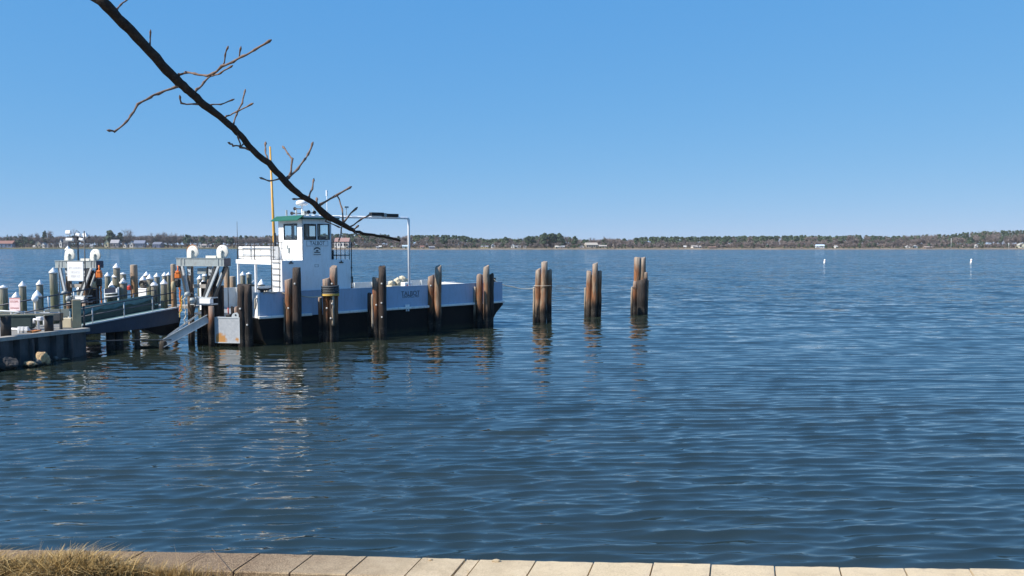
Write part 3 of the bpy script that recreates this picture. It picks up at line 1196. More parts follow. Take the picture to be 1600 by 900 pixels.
# lettering on the hull side
rot_side = Matrix.Rotation(R(90), 4, 'X')
u, z = fv(641.5, 458.5, 0)
text_mesh('hull_lettering', 'TALBOT', .40, M['letter'], ferry, Matrix.Translation((u, -.004, z)) @ rot_side, sx=.95)
u, z = fv(641.5, 463.5, 0)
text_mesh('hull_lettering', 'OXFORD, MD', .205, M['letter'], ferry, Matrix.Translation((u, -.004, z)) @ rot_side, sx=1.0)
u0, z0 = fv(633, 486, -.1)
u1, z1 = fv(639.3, 475.5, -.1)
mb = MB().box((u0, -.14, z0 + .13), (u1, -.096, z1))
mb.box((u0 + .05, -.18, z0 - .02), (u0 + .10, -.10, z0 + .12)).box((u1 - .10, -.18, z0 - .02), (u1 - .05, -.10, z0 + .12))
mb.build('boarding_step', M['white'], ferry)

# mooring cleat on the rail
u, z = fv(413, 449, .05)
mb = MB().tube([(u - .42, .05, ZT + .26), (u - .2, .05, ZT + .20), (u, .05, ZT + .19), (u + .2, .05, ZT + .20), (u + .42, .05, ZT + .26)], [.035, .06, .08, .06, .035], 8)
mb.box((u - .22, -.02, ZT + .046), (u + .22, .12, ZT + .16))
mb.build('mooring_cleat', M['black'], ferry)
mb = MB()
for du in (-.14, .14):
    mb.lathe([(.07, 0), (.07, .34), (.10, .36), (.10, .40), (.03, .42)], (LEN - .55 + du, .35, ZT - .1), 12)
mb.build('bow_bitts', M['black'], ferry)

# ---- deck house
DH0, DH1 = fv(441.5, 430, .15)[0], fv(548, 430, .15)[0]
DHT = 4.62
mb = MB().box((DH0, .15, ZR + .06), (fv(472.5, 390, .16)[0] + .02, 1.42, DHT - .002)).box((fv(472.5, 390, .16)[0] + .022, .15, ZR + .06), (DH1, 3.05, DHT))
mb.build('deck_house', M['white'], ferry)
for px, py, a, b in ((454.5, 411, .13, .03), (533, 410, .13, .03)):
    u, z = fv(px, py, .15)
    mb = MB()
    mb.box((u - a, .10, z - b), (u + a, .148, z + b))
    mb.box((u - .03, .11, z + b + .001), (u + .03, .148, z + .12))
    mb.build('deck_light', M['black'], ferry)
u, z = fv(494.5, 415, .15)
mb = MB()
for lo, hi in (((u - .12, .132, z - .08), (u + .12, .148, z - .06)), ((u - .12, .132, z + .06), (u + .12, .148, z + .08)),
               ((u - .12, .132, z - .059), (u - .10, .148, z + .059)), ((u + .10, .132, z - .059), (u + .12, .148, z + .059))):
    mb.box(lo, hi)
mb.build('hatch_frame', M['steel'], ferry)
# conduit pipe at the right corner
u = DH1 + .05
mb = MB().tube([(u, .13, ZR + .1), (u, .13, 5.62)], .03, 8)
for z in (2.2, 2.9, 3.5, 4.1):
    mb.box((u - .05, .10, z), (u + .05, .17, z + .06))
u_, z_ = fv(548, 437, .13)
mb.box((u - .05, .06, z_ - .2), (u + .05, .099, z_ + .2))
mb.build('conduit_pipe', M['black'], ferry)
# seams on the white lower stern face, and dark deck opening above the house base
PH0, PH1 = fv(472.5, 390, .16)[0], fv(518, 390, .16)[0]
PHV = fu(435.5, 380, PH0)[0]
PHZ1 = 6.98


def wall(mb, org, ex, W_, H_, th, holes):
    """wall with rectangular holes; org corner, ex horizontal unit, outward normal = ex x z"""
    org, ex = Vector(org), Vector(ex)
    ez = Vector((0, 0, 1))
    nn = ex.cross(ez)
    xs = sorted({0, W_, *[h[0] for h in holes], *[h[2] for h in holes]})
    zs = sorted({0, H_, *[h[1] for h in holes], *[h[3] for h in holes]})
    for i in range(len(xs) - 1):
        for j in range(len(zs) - 1):
            cx, cz = (xs[i] + xs[i + 1]) / 2, (zs[j] + zs[j + 1]) / 2
            if any(h[0] < cx < h[2] and h[1] < cz < h[3] for h in holes):
                continue
            q = [org + ex * a + ez * b for a, b in ((xs[i], zs[j]), (xs[i + 1], zs[j]), (xs[i + 1], zs[j + 1]), (xs[i], zs[j + 1]))]
            mb.add(q, [(0, 1, 2, 3)])
            mb.add([p - nn * th for p in q], [(3, 2, 1, 0)])
    for x0, z0, x1, z1 in list(holes) + [(0, 0, W_, H_)]:
        q = [org + ex * a + ez * b for a, b in ((x0, z0), (x1, z0), (x1, z1), (x0, z1))]
        for k in range(4):
            a, b = q[k], q[(k + 1) % 4]
            mb.add([a, b, b - nn * th, a - nn * th], [(0, 1, 2, 3)])


ph_base = DHT + .003
H_ = PHZ1 - ph_base
# window rectangles measured on the two visible walls
near_holes = []
for pa, pb in ((474.5, 493.8), (496.0, 514.8)):
    a, zt = fv(pa, 350.0, .16)
    b, zb = fv(pb, 374.3, .16)
    near_holes.append((a - PH0, zb - ph_base, b - PH0, zt - ph_base))
va, zt = fu(443.5, 350.3, PH0)
vb, zb = fu(464.5, 374.3, PH0)
stern_hole = (PHV - va, zb - ph_base, PHV - vb, zt - ph_base)
house = MB()
wall(house, (PH0, .16, ph_base), (1, 0, 0), PH1 - PH0, H_, .06, near_holes)                 # near side
wall(house, (PH0, PHV, ph_base), (0, -1, 0), PHV - .16, H_, .06, [stern_hole])             # stern side
W2 = PHV - .16
wall(house, (PH1, .16, ph_base), (0, 1, 0), W2, H_, .06, [(.3, stern_hole[1], .3 + W2 * .36, stern_hole[3]), (.5 + W2 * .36, stern_hole[1], W2 - .25, stern_hole[3])])
L2 = PH1 - PH0
wall(house, (PH1, PHV, ph_base), (-1, 0, 0), L2, H_, .06, [(L2 - h[2], h[1], L2 - h[0], h[3]) for h in near_holes])
house.box((PH0 + .07, .24, ph_base + .9), (PH1 - .07, PHV - .07, ph_base + .94))
house_o = house.build('pilot_house', M['white'], ferry)


def window(org, ex, hole):
    org, ex = Vector(org), Vector(ex)
    ez = Vector((0, 0, 1))
    nn = ex.cross(ez)
    x0, z0, x1, z1 = hole
    fr = MB()
    t, o_ = .032, .025
    c = lambda x, z, d: org + ex * x + ez * z + nn * d

    def bar(ax, az, bx, bz):
        q = [c(ax, az, o_), c(bx, az, o_), c(bx, bz, o_), c(ax, bz, o_)]
        q2 = [p - nn * .06 for p in q]
        fr.add(q + q2, [(0, 1, 2, 3), (7, 6, 5, 4), (0, 4, 5, 1), (1, 5, 6, 2), (2, 6, 7, 3), (3, 7, 4, 0)])
    bar(x0 - .01, z0 - .01, x1 + .01, z0 + t)
    bar(x0 - .01, z1 - t * 1.6, x1 + .01, z1 + .01)
    bar(x0 - .01, z0 + t + .002, x0 + t, z1 - t * 1.6 - .002)
    bar(x1 - t, z0 + t + .002, x1 + .01, z1 - t * 1.6 - .002)
    f = fr.build('window', M['black'], house_o)
    g = MB()
    g.add([c(x0 + t, z0 + t, -.012), c(x1 - t, z0 + t, -.012), c(x1 - t, z1 - t, -.012), c(x0 + t, z1 - t, -.012)], [(0, 1, 2, 3)])
    return g, f


def add_win(*a):
    g, f = window(*a)
    g.build('pane', M['glass'], house_o)


for h in near_holes:
    add_win((PH0, .16, ph_base), (1, 0, 0), h)
add_win((PH0, PHV, ph_base), (0, -1, 0), stern_hole)
for h in ((.3, stern_hole[1], .3 + W2 * .36, stern_hole[3]), (.5 + W2 * .36, stern_hole[1], W2 - .25, stern_hole[3])):
    add_win((PH1, .16, ph_base), (0, 1, 0), h)
for h in near_holes:
    add_win((PH1, PHV, ph_base), (-1, 0, 0), (L2 - h[2], h[1], L2 - h[0], h[3]))
# wheelhouse console, seat back and wheel seen through the panes
mb = MB().bevel_box((PH1 - .62, .5, ph_base + .95), (PH1 - .15, PHV - .5, ph_base + 1.38), .04)
mb.bevel_box((PH0 + .6, 1.2, ph_base + .95), (PH0 + .75, 1.75, ph_base + 1.75), .05)
mb.tube([(PH0 + 1.05, .32, ph_base + .95), (PH0 + 1.05, .32, PHZ1 - .05)], .06, 8)
mb.build('console', M['interior'], ferry)

# roof: white slab, green sloped overhang toward the stern, green under-edge on the near side
mb = MB()
e = .34
r0, r1 = PH0 - .05, PH1 + .42
q0, q1 = .16 - .30, PHV + .10
mb.box((r0, q0, PHZ1 + .09), (r1, q1, PHZ1 + .20))
mb.build('roof', M['white'], ferry)
mb = MB()
mb.box((r0 + .02, q0 + .02, PHZ1 + .004), (r1 - .02, q1 - .02, PHZ1 + .088))
# sloped visor
va = [Vector((r0 - .004, q0 - .02, PHZ1 + .215)), Vector((r0 - .004, q1 + .02, PHZ1 + .215)),
      Vector((r0 - .34, q1 + .12, PHZ1 - .04)), Vector((r0 - .34, q0 + .05, PHZ1 - .04))]
vb = [p - Vector((0, 0, .05)) for p in va]
mb.add(va + vb, [(0, 1, 2, 3), (7, 6, 5, 4), (0, 4, 5, 1), (1, 5, 6, 2), (2, 6, 7, 3), (3, 7, 4, 0)])
mb.build('green_visor', M['green'], ferry)

# name board and emblem on the pilot house side
ua, zt = fv(478.5, 376.3, .16)
ub, zb = fv(512.3, 384.4, .16)
mb = MB().bevel_box((ua, .135, zb), (ub, .158, zt), .01)
nb = mb.build('name_board', M['white'], ferry)
mb = MB()
for lo, hi in (((ua, .125, zb), (ub, .1345, zb + .022)), ((ua, .125, zt - .022), (ub, .1345, zt)),
               ((ua, .125, zb + .023), (ua + .022, .1345, zt - .023)), ((ub - .022, .125, zb + .023), (ub, .1345, zt - .023))):
    mb.box(lo, hi)
mb.build('border', M['steel'], nb)
text_mesh('lettering', 'TALBOT', .30, M['steel_d'], nb, Matrix.Translation(((ua + ub) / 2, .130, (zt + zb) / 2)) @ rot_side, sx=.85)
ua, zt = fv(489.0, 385.3, .16)
ub, zb = fv(501.3, 398.6, .16)
uc = (ua + ub) / 2
mb = MB().box((ua, .140, zb), (ub, .158, zt))
em = mb.build('emblem_board', M['locker'], ferry)
mb = MB()
arc, n_ = [], 10
hw = (ub - ua) / 2 * .86
outer = [Vector((uc + hw * math.cos(a), 0, zt - .20 + .17 * math.sin(a))) for a in [R(10 + 160 * k / n_) for k in range(n_ + 1)]]
inner = [Vector((uc + hw * .82 * math.cos(a), 0, zt - .22 + .11 * math.sin(a))) for a in [R(10 + 160 * k / n_) for k in range(n_ + 1)]]
mb.prism(outer + inner[::-1], (0, .128, 0), (0, .139, 0))
mb.prism([Vector((uc + .09 * math.cos(a), 0, zt - .245 + .045 * math.sin(a))) for a in [R(36 * k) for k in range(10)]], (0, .126, 0), (0, .1275, 0))
mb.box((ua + .06, .128, zb + .14), (ub - .06, .139, zb + .19))
mb.box((ua + .02, .128, zb + .03), (ub - .02, .139, zb + .06))
mb.build('emblem', M['letter'], em)

# radar, horns, lights, aerials on the roof
zr = PHZ1 + .20
um, vm = PH0 + .55, 1.15
mb = MB().tube([(um, vm, zr), (um, vm, zr + .62)], .055, 8)
mb.build('radar_post', M['white'], ferry)
MB().lathe([(.20, 0), (.33, .04), (.36, .14), (.30, .26), (.12, .30), (.02, .305)], (um, vm, zr + .62), 20).build('radar_dome', M['white'], ferry)
mb = MB()
for du, dv, dz, ln in ((-.02, .0, .42, .85), (-.02, .1, .16, 1.2), (.0, -.25, .18, -.9), (.1, -.5, .14, -1.2)):
    p0 = Vector((um + du, vm + dv, zr + dz))
    p1 = p0 + Vector((-.10, ln * .8, .03))
    d = (p1 - p0)
    mb.tube([p0, p0 + d * .6, p0 + d * .8, p1], [.028, .028, .05, .11], 10)
mb.build('air_horn', M['black'], ferry)
mb = MB().tube([(um - .25, vm + .25, zr), (um - .25, vm + .25, zr + .35)], .05, 8).box((um - .05, vm - .35, zr + .02), (um + .25, vm - .1, zr + .3))
mb.box((um - .4, vm + 1.2, zr), (um - .32, vm + 1.28, zr + .38))
mb.tube([(um + .4, vm - .6, zr + .1), (um + .4, vm - .6, zr + .42)], .04, 6)
mb.build('roof_fittings', M['steel'], ferry)
u, z = fv(510.5, 297, .8)
mb = MB().tube([(u, .8, zr), (u, .8, zr + .5), (u, .8, z)], [.03, .022, .014], 6)
mb.box((u - .04, .76, z - .35), (u + .04, .84, z - .02))
mb.build('whip_aerial', M['white'], ferry)
u, z = fv(541, 325, .6)
mb = MB().tube([(u, .6, zr - .02), (u, .6, z + .05)], .025, 6)
mb.box((u - .14, .56, z), (u + .14, .64, z + .10))
mb.build('anemometer', M['steel'], ferry)

# white pipe arch reaching forward from the roof
AV = .55
ax0, az0 = fv(474, 341.3, AV)
ax1, az1 = fv(638.5, 341.0, AV)
az = az1
mb = MB().tube([(PH0 + .5, AV, az), (ax1 - .12, AV, az), (ax1 - .03, AV, az - .03), (ax1, AV, az - .12), (ax1, AV, ZR + .06)], .078, 14)
mb.box((ax1 - .14, AV - .14, ZR + .052), (ax1 + .14, AV + .14, ZR + .10))
arch = mb.build('pipe_arch', M['white'], ferry)
ua, zt = fv(578.5, 332.5, AV)
ub, zb = fv(621, 339.2, AV)
umid = (ua + ub) / 2
mb = MB().bevel_box((ua, AV - .16, zb + .04), (umid - .09, AV + .16, zt + .03), .03).bevel_box((umid + .09, AV - .16, zb + .0), (ub, AV + .16, zt - .03), .03)
mb.build('float_pack', M['black'], arch)
mb = MB().box((umid - .085, AV - .17, zb - .02), (umid + .085, AV + .17, zt))
mb.build('bracket', M['steel'], arch)

# platform across the stern with posts, lockers, railing
PU = DH0 + .25
pvf = fu(369, 409, PU)[0]
ptz = fu(371, 405.3, PU)[1]
pbz = fu(371, 411.6, PU)[1]
mb = MB().box((PU - .02, .2, pbz), (PU + 1.3, pvf, ptz))
plat = mb.build('platform', M['white'], ferry)
mb = MB()
for px in (370.6, 397.8):
    v = fu(px, 425, PU)[0]
    mb.box((PU + .02, v - .055, ZR + .06), (PU + .14, v + .055, pbz - .003))
mb.build('post', M['white'], plat)
for pa, pb in ((372.6, 391.2), (393.2, 398.0), (398.4, 422.0)):
    v1 = fu(pa, 395, PU + .35)[0]
    v0 = fu(pb, 395, PU + .35)[0]
    zt_ = fu(400, 385.2, PU + .35)[1]
    mb = MB().bevel_box((PU + .35, v0 + .02, ptz + .05), (PU + 1.05, v1 - .02, zt_), .025)
    mb.box((PU + .33, v0 + .005, zt_ - .13), (PU + 1.07, v1 - .005, zt_ - .09))
    mb.box((PU + .4, v0 + .1, ptz + .002), (PU + 1.0, v1 - .1, ptz + .049))
    mb.build('locker', M['locker'], plat)
mb = MB()
rz = [fu(400, y, PU)[1] for y in (380.2, 390.4, 400.8)]
vs_ = [fu(p, 395, PU)[0] for p in (370.8, 397.2, 427.5)]
for z in rz:
    mb.tube([(PU, vs_[0], z), (PU, vs_[2] - .2, z)], .022, 6)
for v in vs_:
    mb.tube([(PU, v, ptz), (PU, v, rz[0])], .024, 6)
mb.build('railing', M['black'], plat)
u = PU + .05
v = fu(370.8, 370, u)[0]
MB().tube([(u, v, ptz), (u, v, fu(370.8, 346, u)[1])], [.03, .012], 6).build('whip_aerial', M['steel_d'], ferry)
# rail in front of the pilot house on the stern side, running down to the deck as a ladder
mb = MB()
lu = DH0 - .10
lv = [fu(p, 430, lu)[0] for p in (424.3, 428.5, 436.5)]
zt_ = fu(430, 378.5, lu)[1]
for v in (lv[0], lv[2]):
    mb.tube([(lu, v, ZR + .1), (lu, v, zt_)], .026, 6)
v = fu(440.5, 390, lu)[0]
mb.tube([(lu, lv[0], zt_), (lu, .0, zt_)], .022, 6)
mb.tube([(lu, v, DHT), (lu, v, zt_)], .024, 6)
for k in range(9):
    z = ZR + .35 + k * .34
    mb.tube([(lu, lv[0], z), (lu, lv[2], z)], .018, 6)
mb.build('ladder', M['black'], ferry)
mb = MB().box((DH0 - .030, fu(427, 430, DH0)[0], ZR + .06), (DH0 - .004, .15, DHT + .02))
for z in (2.4, 3.2, 3.9):
    mb.box((DH0 - .045, 1.1, z), (DH0 - .031, 1.2, z + .1))
mb.build('stern_panel', M['white'], ferry)
# vent fittings on the white pilot house wall
va, za = fu(449.5, 389, PH0)
mb = MB()
mb.box((PH0 - .05, va - .05, za), (PH0 - .004, va + .05, za + .22)).box((PH0 - .10, va - .28, za - .26), (PH0 - .004, va - .18, za + .08))
mb.box((PH0 - .012, .2, fu(455, 378.6, PH0)[1]), (PH0 - .004, PHV - .05, fu(455, 378.0, PH0)[1]))
mb.box((PH0 - .012, .2, fu(455, 388.6, PH0)[1]), (PH0 - .004, PHV - .05, fu(455, 388.1, PH0)[1]))
mb.build('wall_fitting', M['steel'], ferry)
# railing on the deck house roof to the right of the pilot house
mb = MB()
for vv in (.20, 2.95):
    zz = [fv(530, y, .2)[1] for y in (378.3, 399.0)]
    for z in zz:
        mb.tube([(PH1 + .03, vv, z), (DH1 - .05, vv, z)], .026, 6)
    for k in range(5):
        u = PH1 + .06 + (DH1 - .05 - PH1 - .06) * k / 4
        mb.tube([(u, vv, DHT), (u, vv, zz[0])], .024, 6)
for z in zz:
    mb.tube([(DH1 - .05, .2, z), (DH1 - .05, 2.95, z)], .026, 6)
mb.box((PH1 + .5, 1.2, DHT + .002), (PH1 + .75, 1.5, DHT + .55))
mb.build('railing', M['black'], ferry)

# ochre mast
mv = 4.3
p0 = FI @ at(427.6, 374, FM.to_translation().y + 5)
u_b, u_t = None, None
b_ = fv(428.2, 372, mv)
t_ = fv(422.0, 229, mv)
MB().tube([(b_[0] + .03, mv, ptz), (b_[0], mv, b_[1]), (t_[0], mv, t_[1])], [.09, .088, .05], 10).build('mast', M['yellow_mast'], ferry)
b2 = fv(429.0, 364, mv - .13)
MB().box((b2[0] - .05, mv - .2, ptz), (b2[0] + .05, mv - .1, b2[1])).build('mast_bracket', M['steel_d'], ferry)

# gear on the car deck behind the bulwark
mb = MB()
for px, py, s in ((629, 437, .25), (622, 440.5, .27), (633, 441, .26), (627, 441, .30), (612, 443, .2)):
    u, z = fv(px, py, 5.2)
    bm = bmesh.new()
    bmesh.ops.create_icosphere(bm, subdivisions=3, radius=1)
    bm.verts.index_update()
    vv_ = []
    for vt in bm.verts:
        n_ = vt.co.normalized()
        r_ = s * (1 + .55 * mnoise.noise(n_ * 2.4 + Vector((px, 0, 0))) + .30 * mnoise.noise(n_ * 7 + Vector((0, px, 0))))
        vv_.append(Vector((u, 5.2, z)) + Vector((n_.x * r_ * 1.1, n_.y * r_, n_.z * r_)))
    mb.add(vv_, [[q.index for q in f.verts] for f in bm.faces], True)
    bm.free()
u, z = fv(625, 445, 5.2)
mb.box((u - .9, 4.9, ZR + .06), (u + .9, 5.6, z))
mb.build('tarp_covered_gear', M['cream'], ferry)
ua, zt = fv(632.5, 441.5, 3.2)
ub, zb = fv(644.5, 449, 3.2)
mb = MB().bevel_box((ua, 3.2, ZR + .06), (ub, 3.7, zt), .03)
bx = mb.build('life_jacket_box', M['locker'], ferry)
uc, zc = (ua + ub) / 2, zt - .22
mb = MB()
for dx in (-.10, .10):
    mb.lathe([(.085, 0), (.085, .01)], (uc + dx, 3.197, zc), 12, axis=Matrix.Rotation(R(90), 3, 'X'))
mb.prism([Vector((uc - .18, 0, zc - .02)), Vector((uc + .18, 0, zc - .02)), Vector((uc, 0, zc - .22))], (0, 3.186, 0), (0, 3.195, 0))
mb.build('red_mark', M['red'], bx)
# white pipe rail over the far bulwark
mb = MB()
ua = fv(650, 441.5, BW - .05)[0]
zz = fv(680, 441.6, BW - .05)[1]
mb.tube([(ua, BW - .05, zz), (LEN - .4, BW - .05, zz)], .05, 8)
for k in range(6):
    u = ua + (LEN - .5 - ua) * k / 5
    mb.box((u - .05, BW - .09, ZT - .05), (u + .05, BW - .01, zz - .03))
u0, u1 = fv(694, 443, BW - .3)[0], fv(710, 443, BW - .3)[0]
mb.box((u0, BW - .45, zz - .42), (u1, BW - .25, zz + .05))
mb.build('deck_rail', M['white'], ferry)

# ------------------------------------------------------------------ pile dolphins in the water
def pile_pts(px_top, py_top, px_bot, w_px, Y, zbot=-1.2):
    top = at(px_top, py_top, Y)
    bot = Vector((top.x + (px_bot - px_top) / F * Y, top.y, zbot))
    return bot, top, w_px * 1.06 / 2 / F * Y


def add_pile(root, px_top, py_top, px_bot, w_px, Y, mat, bolts=(), zcut=None, taper=.93, flat=1.0):
    bot, top, r = pile_pts(px_top, py_top, px_bot, w_px, Y, -1.2 if zcut is None else zcut)
    n = 9
    L = top - bot
    pts, rad = [], []
    for k in range(n + 1):
        t = k / n
        p = bot + L * t + Vector((random.gauss(0, .008), random.gauss(0, .008), 0))
        pts.append(p)
        rad.append(r * (1 + (1 - t) * (1 - taper)) * random.uniform(.97, 1.03))
    rad[-1] *= .97
    pts.append(top + Vector((0, 0, .03)))
    rad.append(rad[-1] * .86)
    mb = MB().tube(pts, rad, 16, jitter=.12)
    if flat != 1.0:
        for i, v in enumerate(mb.v):
            t = (v.z - bot.z) / L.z
            c = bot + L * t
            v.y = c.y + (v.y - c.y) * flat
    # uneven, worn head
    for v in mb.v:
        if v.z > top.z - .1:
            v.z += random.uniform(-.03, .02) + (v.x - top.x) * .18
    o = mb.build('pile', mat, root, world=True)
    if bolts:
        for by in bolts:
            z = zat(by, Y)
            t = (z - bot.z) / L.z
            c = bot + L * t
            bb = MB().lathe([(.055, 0), (.055, .03), (.035, .06)], c + Vector((random.uniform(-.06, .06), -r * .96, 0)), 10, axis=Matrix.Rotation(R(90), 3, 'X'))
            bb.build('bolt', M['bolt'], o, world=True)
    return o


def dolphin(label, px, py_base, piles, mats=None):
    Y = atz(px, py_base, 0).y
    base = atz(px, py_base, 0)
    root = thing('pile_dolphin', label, 'mooring piles', base, group='clusters of mooring piles in the water')
    for p in piles:
        (pt, yt, pb, wd, dy, mat) = p[:6]
        kw = p[6] if len(p) > 6 else {}
        add_pile(root, pt, yt, pb, wd, Y + dy, M[mat], **kw)
    return root, Y


W_, D_, G_, S_ = 'pile_w', 'pile_d', 'pile_g', 'pile_s'
dA, YA = dolphin('two stout piles against the ferry stern quarter, one short and brown, one tall and black', 455, 536.5, [
    (450.6, 437, 450.5, 11, .15, W_, dict(bolts=(481,))), (463.3, 419, 463, 12.4, 0, D_, dict(bolts=(443,))), (445.2, 466, 445.5, 4.6, .2, S_)])
dB, YB = dolphin('pile cluster bound with dark rubber wrap and a yellow rope below the pilot house', 514, 534.5, [
    (509.8, 436, 510.2, 11, .1, W_, dict(bolts=(481,))), (521.2, 418, 522, 11.6, .25, W_, dict(bolts=(443, 476))), (500.3, 465, 501, 6, .3, W_),
    (517.5, 452, 518, 6, -.1, D_, dict(bolts=(474, 497))), (520.5, 463, 519.5, 4, -.15, S_, dict(zcut=.95))])
dC, YC = dolphin('pile cluster beside hull lettering, its tall black pile standing right of a splintered brown one', 589, 527, [
    (587, 434, 587, 10, .1, W_, dict(bolts=(476,))), (597.3, 417, 597.5, 11.2, 0, D_, dict(bolts=(443, 473, 495))), (577.5, 459, 577.5, 6.5, .2, D_), (582, 461, 582, 4, 0, S_, dict(zcut=.5))])
dD, YD = dolphin('twin brown piles with a pale splintered stick right of the hull lettering', 677, 516.5, [
    (673.5, 431.5, 672.5, 10, .1, W_, dict(bolts=(446,))), (684.8, 416.5, 683, 10, 0, G_), (664.3, 458, 663.8, 3.6, .2, S_), (667, 455, 667, 4, .35, D_)])
dE, YE = dolphin('pile cluster of three staggered heads at the ferry bow', 757, 511, [
    (749.5, 430, 748.5, 9.2, .1, W_), (760, 416.5, 760, 9, 0, G_), (767.5, 429.5, 766.5, 8, .2, D_), (741.8, 449, 741.4, 3.6, .2, S_), (745, 449, 745, 4, .4, D_)])
dF, YF = dolphin('free standing pile cluster tied to the bow by a slack rope', 847, 503.5, [
    (840.8, 421.5, 840.2, 8.4, .1, G_), (851, 409.5, 848, 9.6, -.1, G_), (859, 422, 857.8, 7, .1, W_), (834.6, 449, 834, 3.4, .25, S_), (846, 430, 845.5, 6, .35, D_)])
dG, YG = dolphin('slim free standing pile cluster, second from right, no rope on it', 926.5, 495, [
    (920.6, 424, 919.6, 7.6, .1, G_), (930, 412, 928, 8.4, -.1, G_), (937, 424, 935.4, 6.6, .15, W_), (914.6, 450, 914.6, 3.4, .25, S_), (926, 430, 925, 6, .35, D_)])
dH, YH = dolphin('rightmost pile cluster, a thick grey headed stump with a shorter dark pile in front', 999.5, 491, [
    (996, 402.5, 994.4, 9.6, .25, G_), (1004, 403.5, 1003, 9.6, .32, G_), (1003.2, 437.5, 1003.4, 14.5, -.25, D_), (1009, 426, 1009.6, 6, .2, W_),
    (987.6, 449, 987.2, 3.6, .25, S_), (992.5, 440, 991.6, 6, .1, W_), (1012.2, 438, 1011.4, 3, -.1, S_, dict(zcut=1.1))])


def ring(name, mat, root, cx, cy, z, rx, ry, r, n=20, turns=1, wob=.0):
    pts = []
    for k in range(n * turns + 1):
        a = 2 * math.pi * k / n
        pts.append((cx + rx * math.cos(a), cy + ry * math.sin(a), z + (k / n) * r * 1.9 + wob * math.sin(a * 2)))
    return MB().tube(pts, r, 6).build(name, mat, root, world=True)


# rubber wrap and ropes round cluster B
c = at(515.8, 454, YB + .1)
rx = 12.3 / F * YB
mb = MB()
prof = []
for k in range(4):
    z = zat(461, YB) + k * .125
    ring('rubber_wrap', M['rubber'], dB, c.x, YB + .12, z, rx, .40, .068, n=22, wob=.012)
zb_ = zat(462.6, YB)
ring('yellow_rope', M['chain_y'], dB, c.x, YB + .12, zb_, rx + .04, .44, .033, n=22, turns=2)
# lashing on F and H
c = at(848, 446.5, YF)
ring('lashing', M['rope'], dF, c.x, YF + .05, zat(446.8, YF), .62, .42, .018, n=20)
c = at(1000, 449, YH)
ring('lashing', M['black'], dH, c.x, YH + .1, zat(449.5, YH), .62, .5, .022, n=20)


def rope(name, label, pts, r, mat, sag=0.0, n=14, cat='rope'):
    P = []
    for i in range(len(pts) - 1):
        a, b = Vector(pts[i]), Vector(pts[i + 1])
        for k in range(n):
            t = k / n
            p = a.lerp(b, t)
            p.z -= sag * 4 * t * (1 - t)
            P.append(p)
    P.append(Vector(pts[-1]))
    o = MB().tube(P, r, 6).build(name, mat, loc=P[0], world=True)
    return tag(o, label, cat)


bowtop = FM @ Vector((LEN - .5, .3, ZT + .2))
rope('mooring_rope', 'slack pale rope from the ferry bow to a free standing pile cluster', [bowtop, at(800, 447.5, 58.2), at(836, 450, YF - .35)], .03, M['rope'], .12)
st = FM @ Vector((fv(413, 448, -.05)[0], -.1, ZT + .12))
rope('mooring_rope', 'sagging pale rope from the dark cleat to the yellow rope round wrapped piles',
     [st + Vector((.1, 0, 0)), at(436, 456, 46.6), at(470, 462, 47.0), at(500, 463, YB - .2)], .035, M['rope'], .06)
rope('mooring_rope', 'short pale rope looped from the dark cleat to the stern corner of the ferry', [st, at(411, 459, 46.0), at(399, 467, 45.7), FM @ Vector((U0 - .03, .3, 2.0))], .045, M['rope'], .04)

# ------------------------------------------------------------------ black pile group by the ferry stern
YK = 44.9
dK = thing('pile_dolphin', 'wide black pile pair with short stubs, between grey counterweight block and ferry stern', 'mooring piles', at(380, 541, YK), group='clusters of mooring piles in the water')
add_pile(dK, 377.4, 445.5, 377.2, 12.4, YK, M['pile_d'], bolts=(482,))
add_pile(dK, 386.6, 445, 386.8, 12.6, YK + .05, M['pile_d'], bolts=(507,))
add_pile(dK, 363.4, 480, 363.4, 5, YK + .25, M['pile_d'])
add_pile(dK, 369.5, 480, 369.8, 6, YK + .2, M['pile_w'])

# ------------------------------------------------------------------ hoist gantries
GY = 45.6
gpos = at(312, 450, GY)
gantry = thing('hoist_gantry', 'grey steel hoist gantry carrying two round sheaves beside the ferry stern', 'gantry', (gpos.x, gpos.y, 0), (0, 0, R(-13)), group='ramp hoist gantries')
GM = world_of(gantry)
GI = GM.inverted()
_go = GI @ Vector((0, 0, CAM_H))


def gx(px, py, y=-.3):
    d = GI.to_3x3() @ ray(px, py)
    t = (y - _go.y) / d.y
    p = _go + d * t
    return Vector((p.x, p.y, p.z))


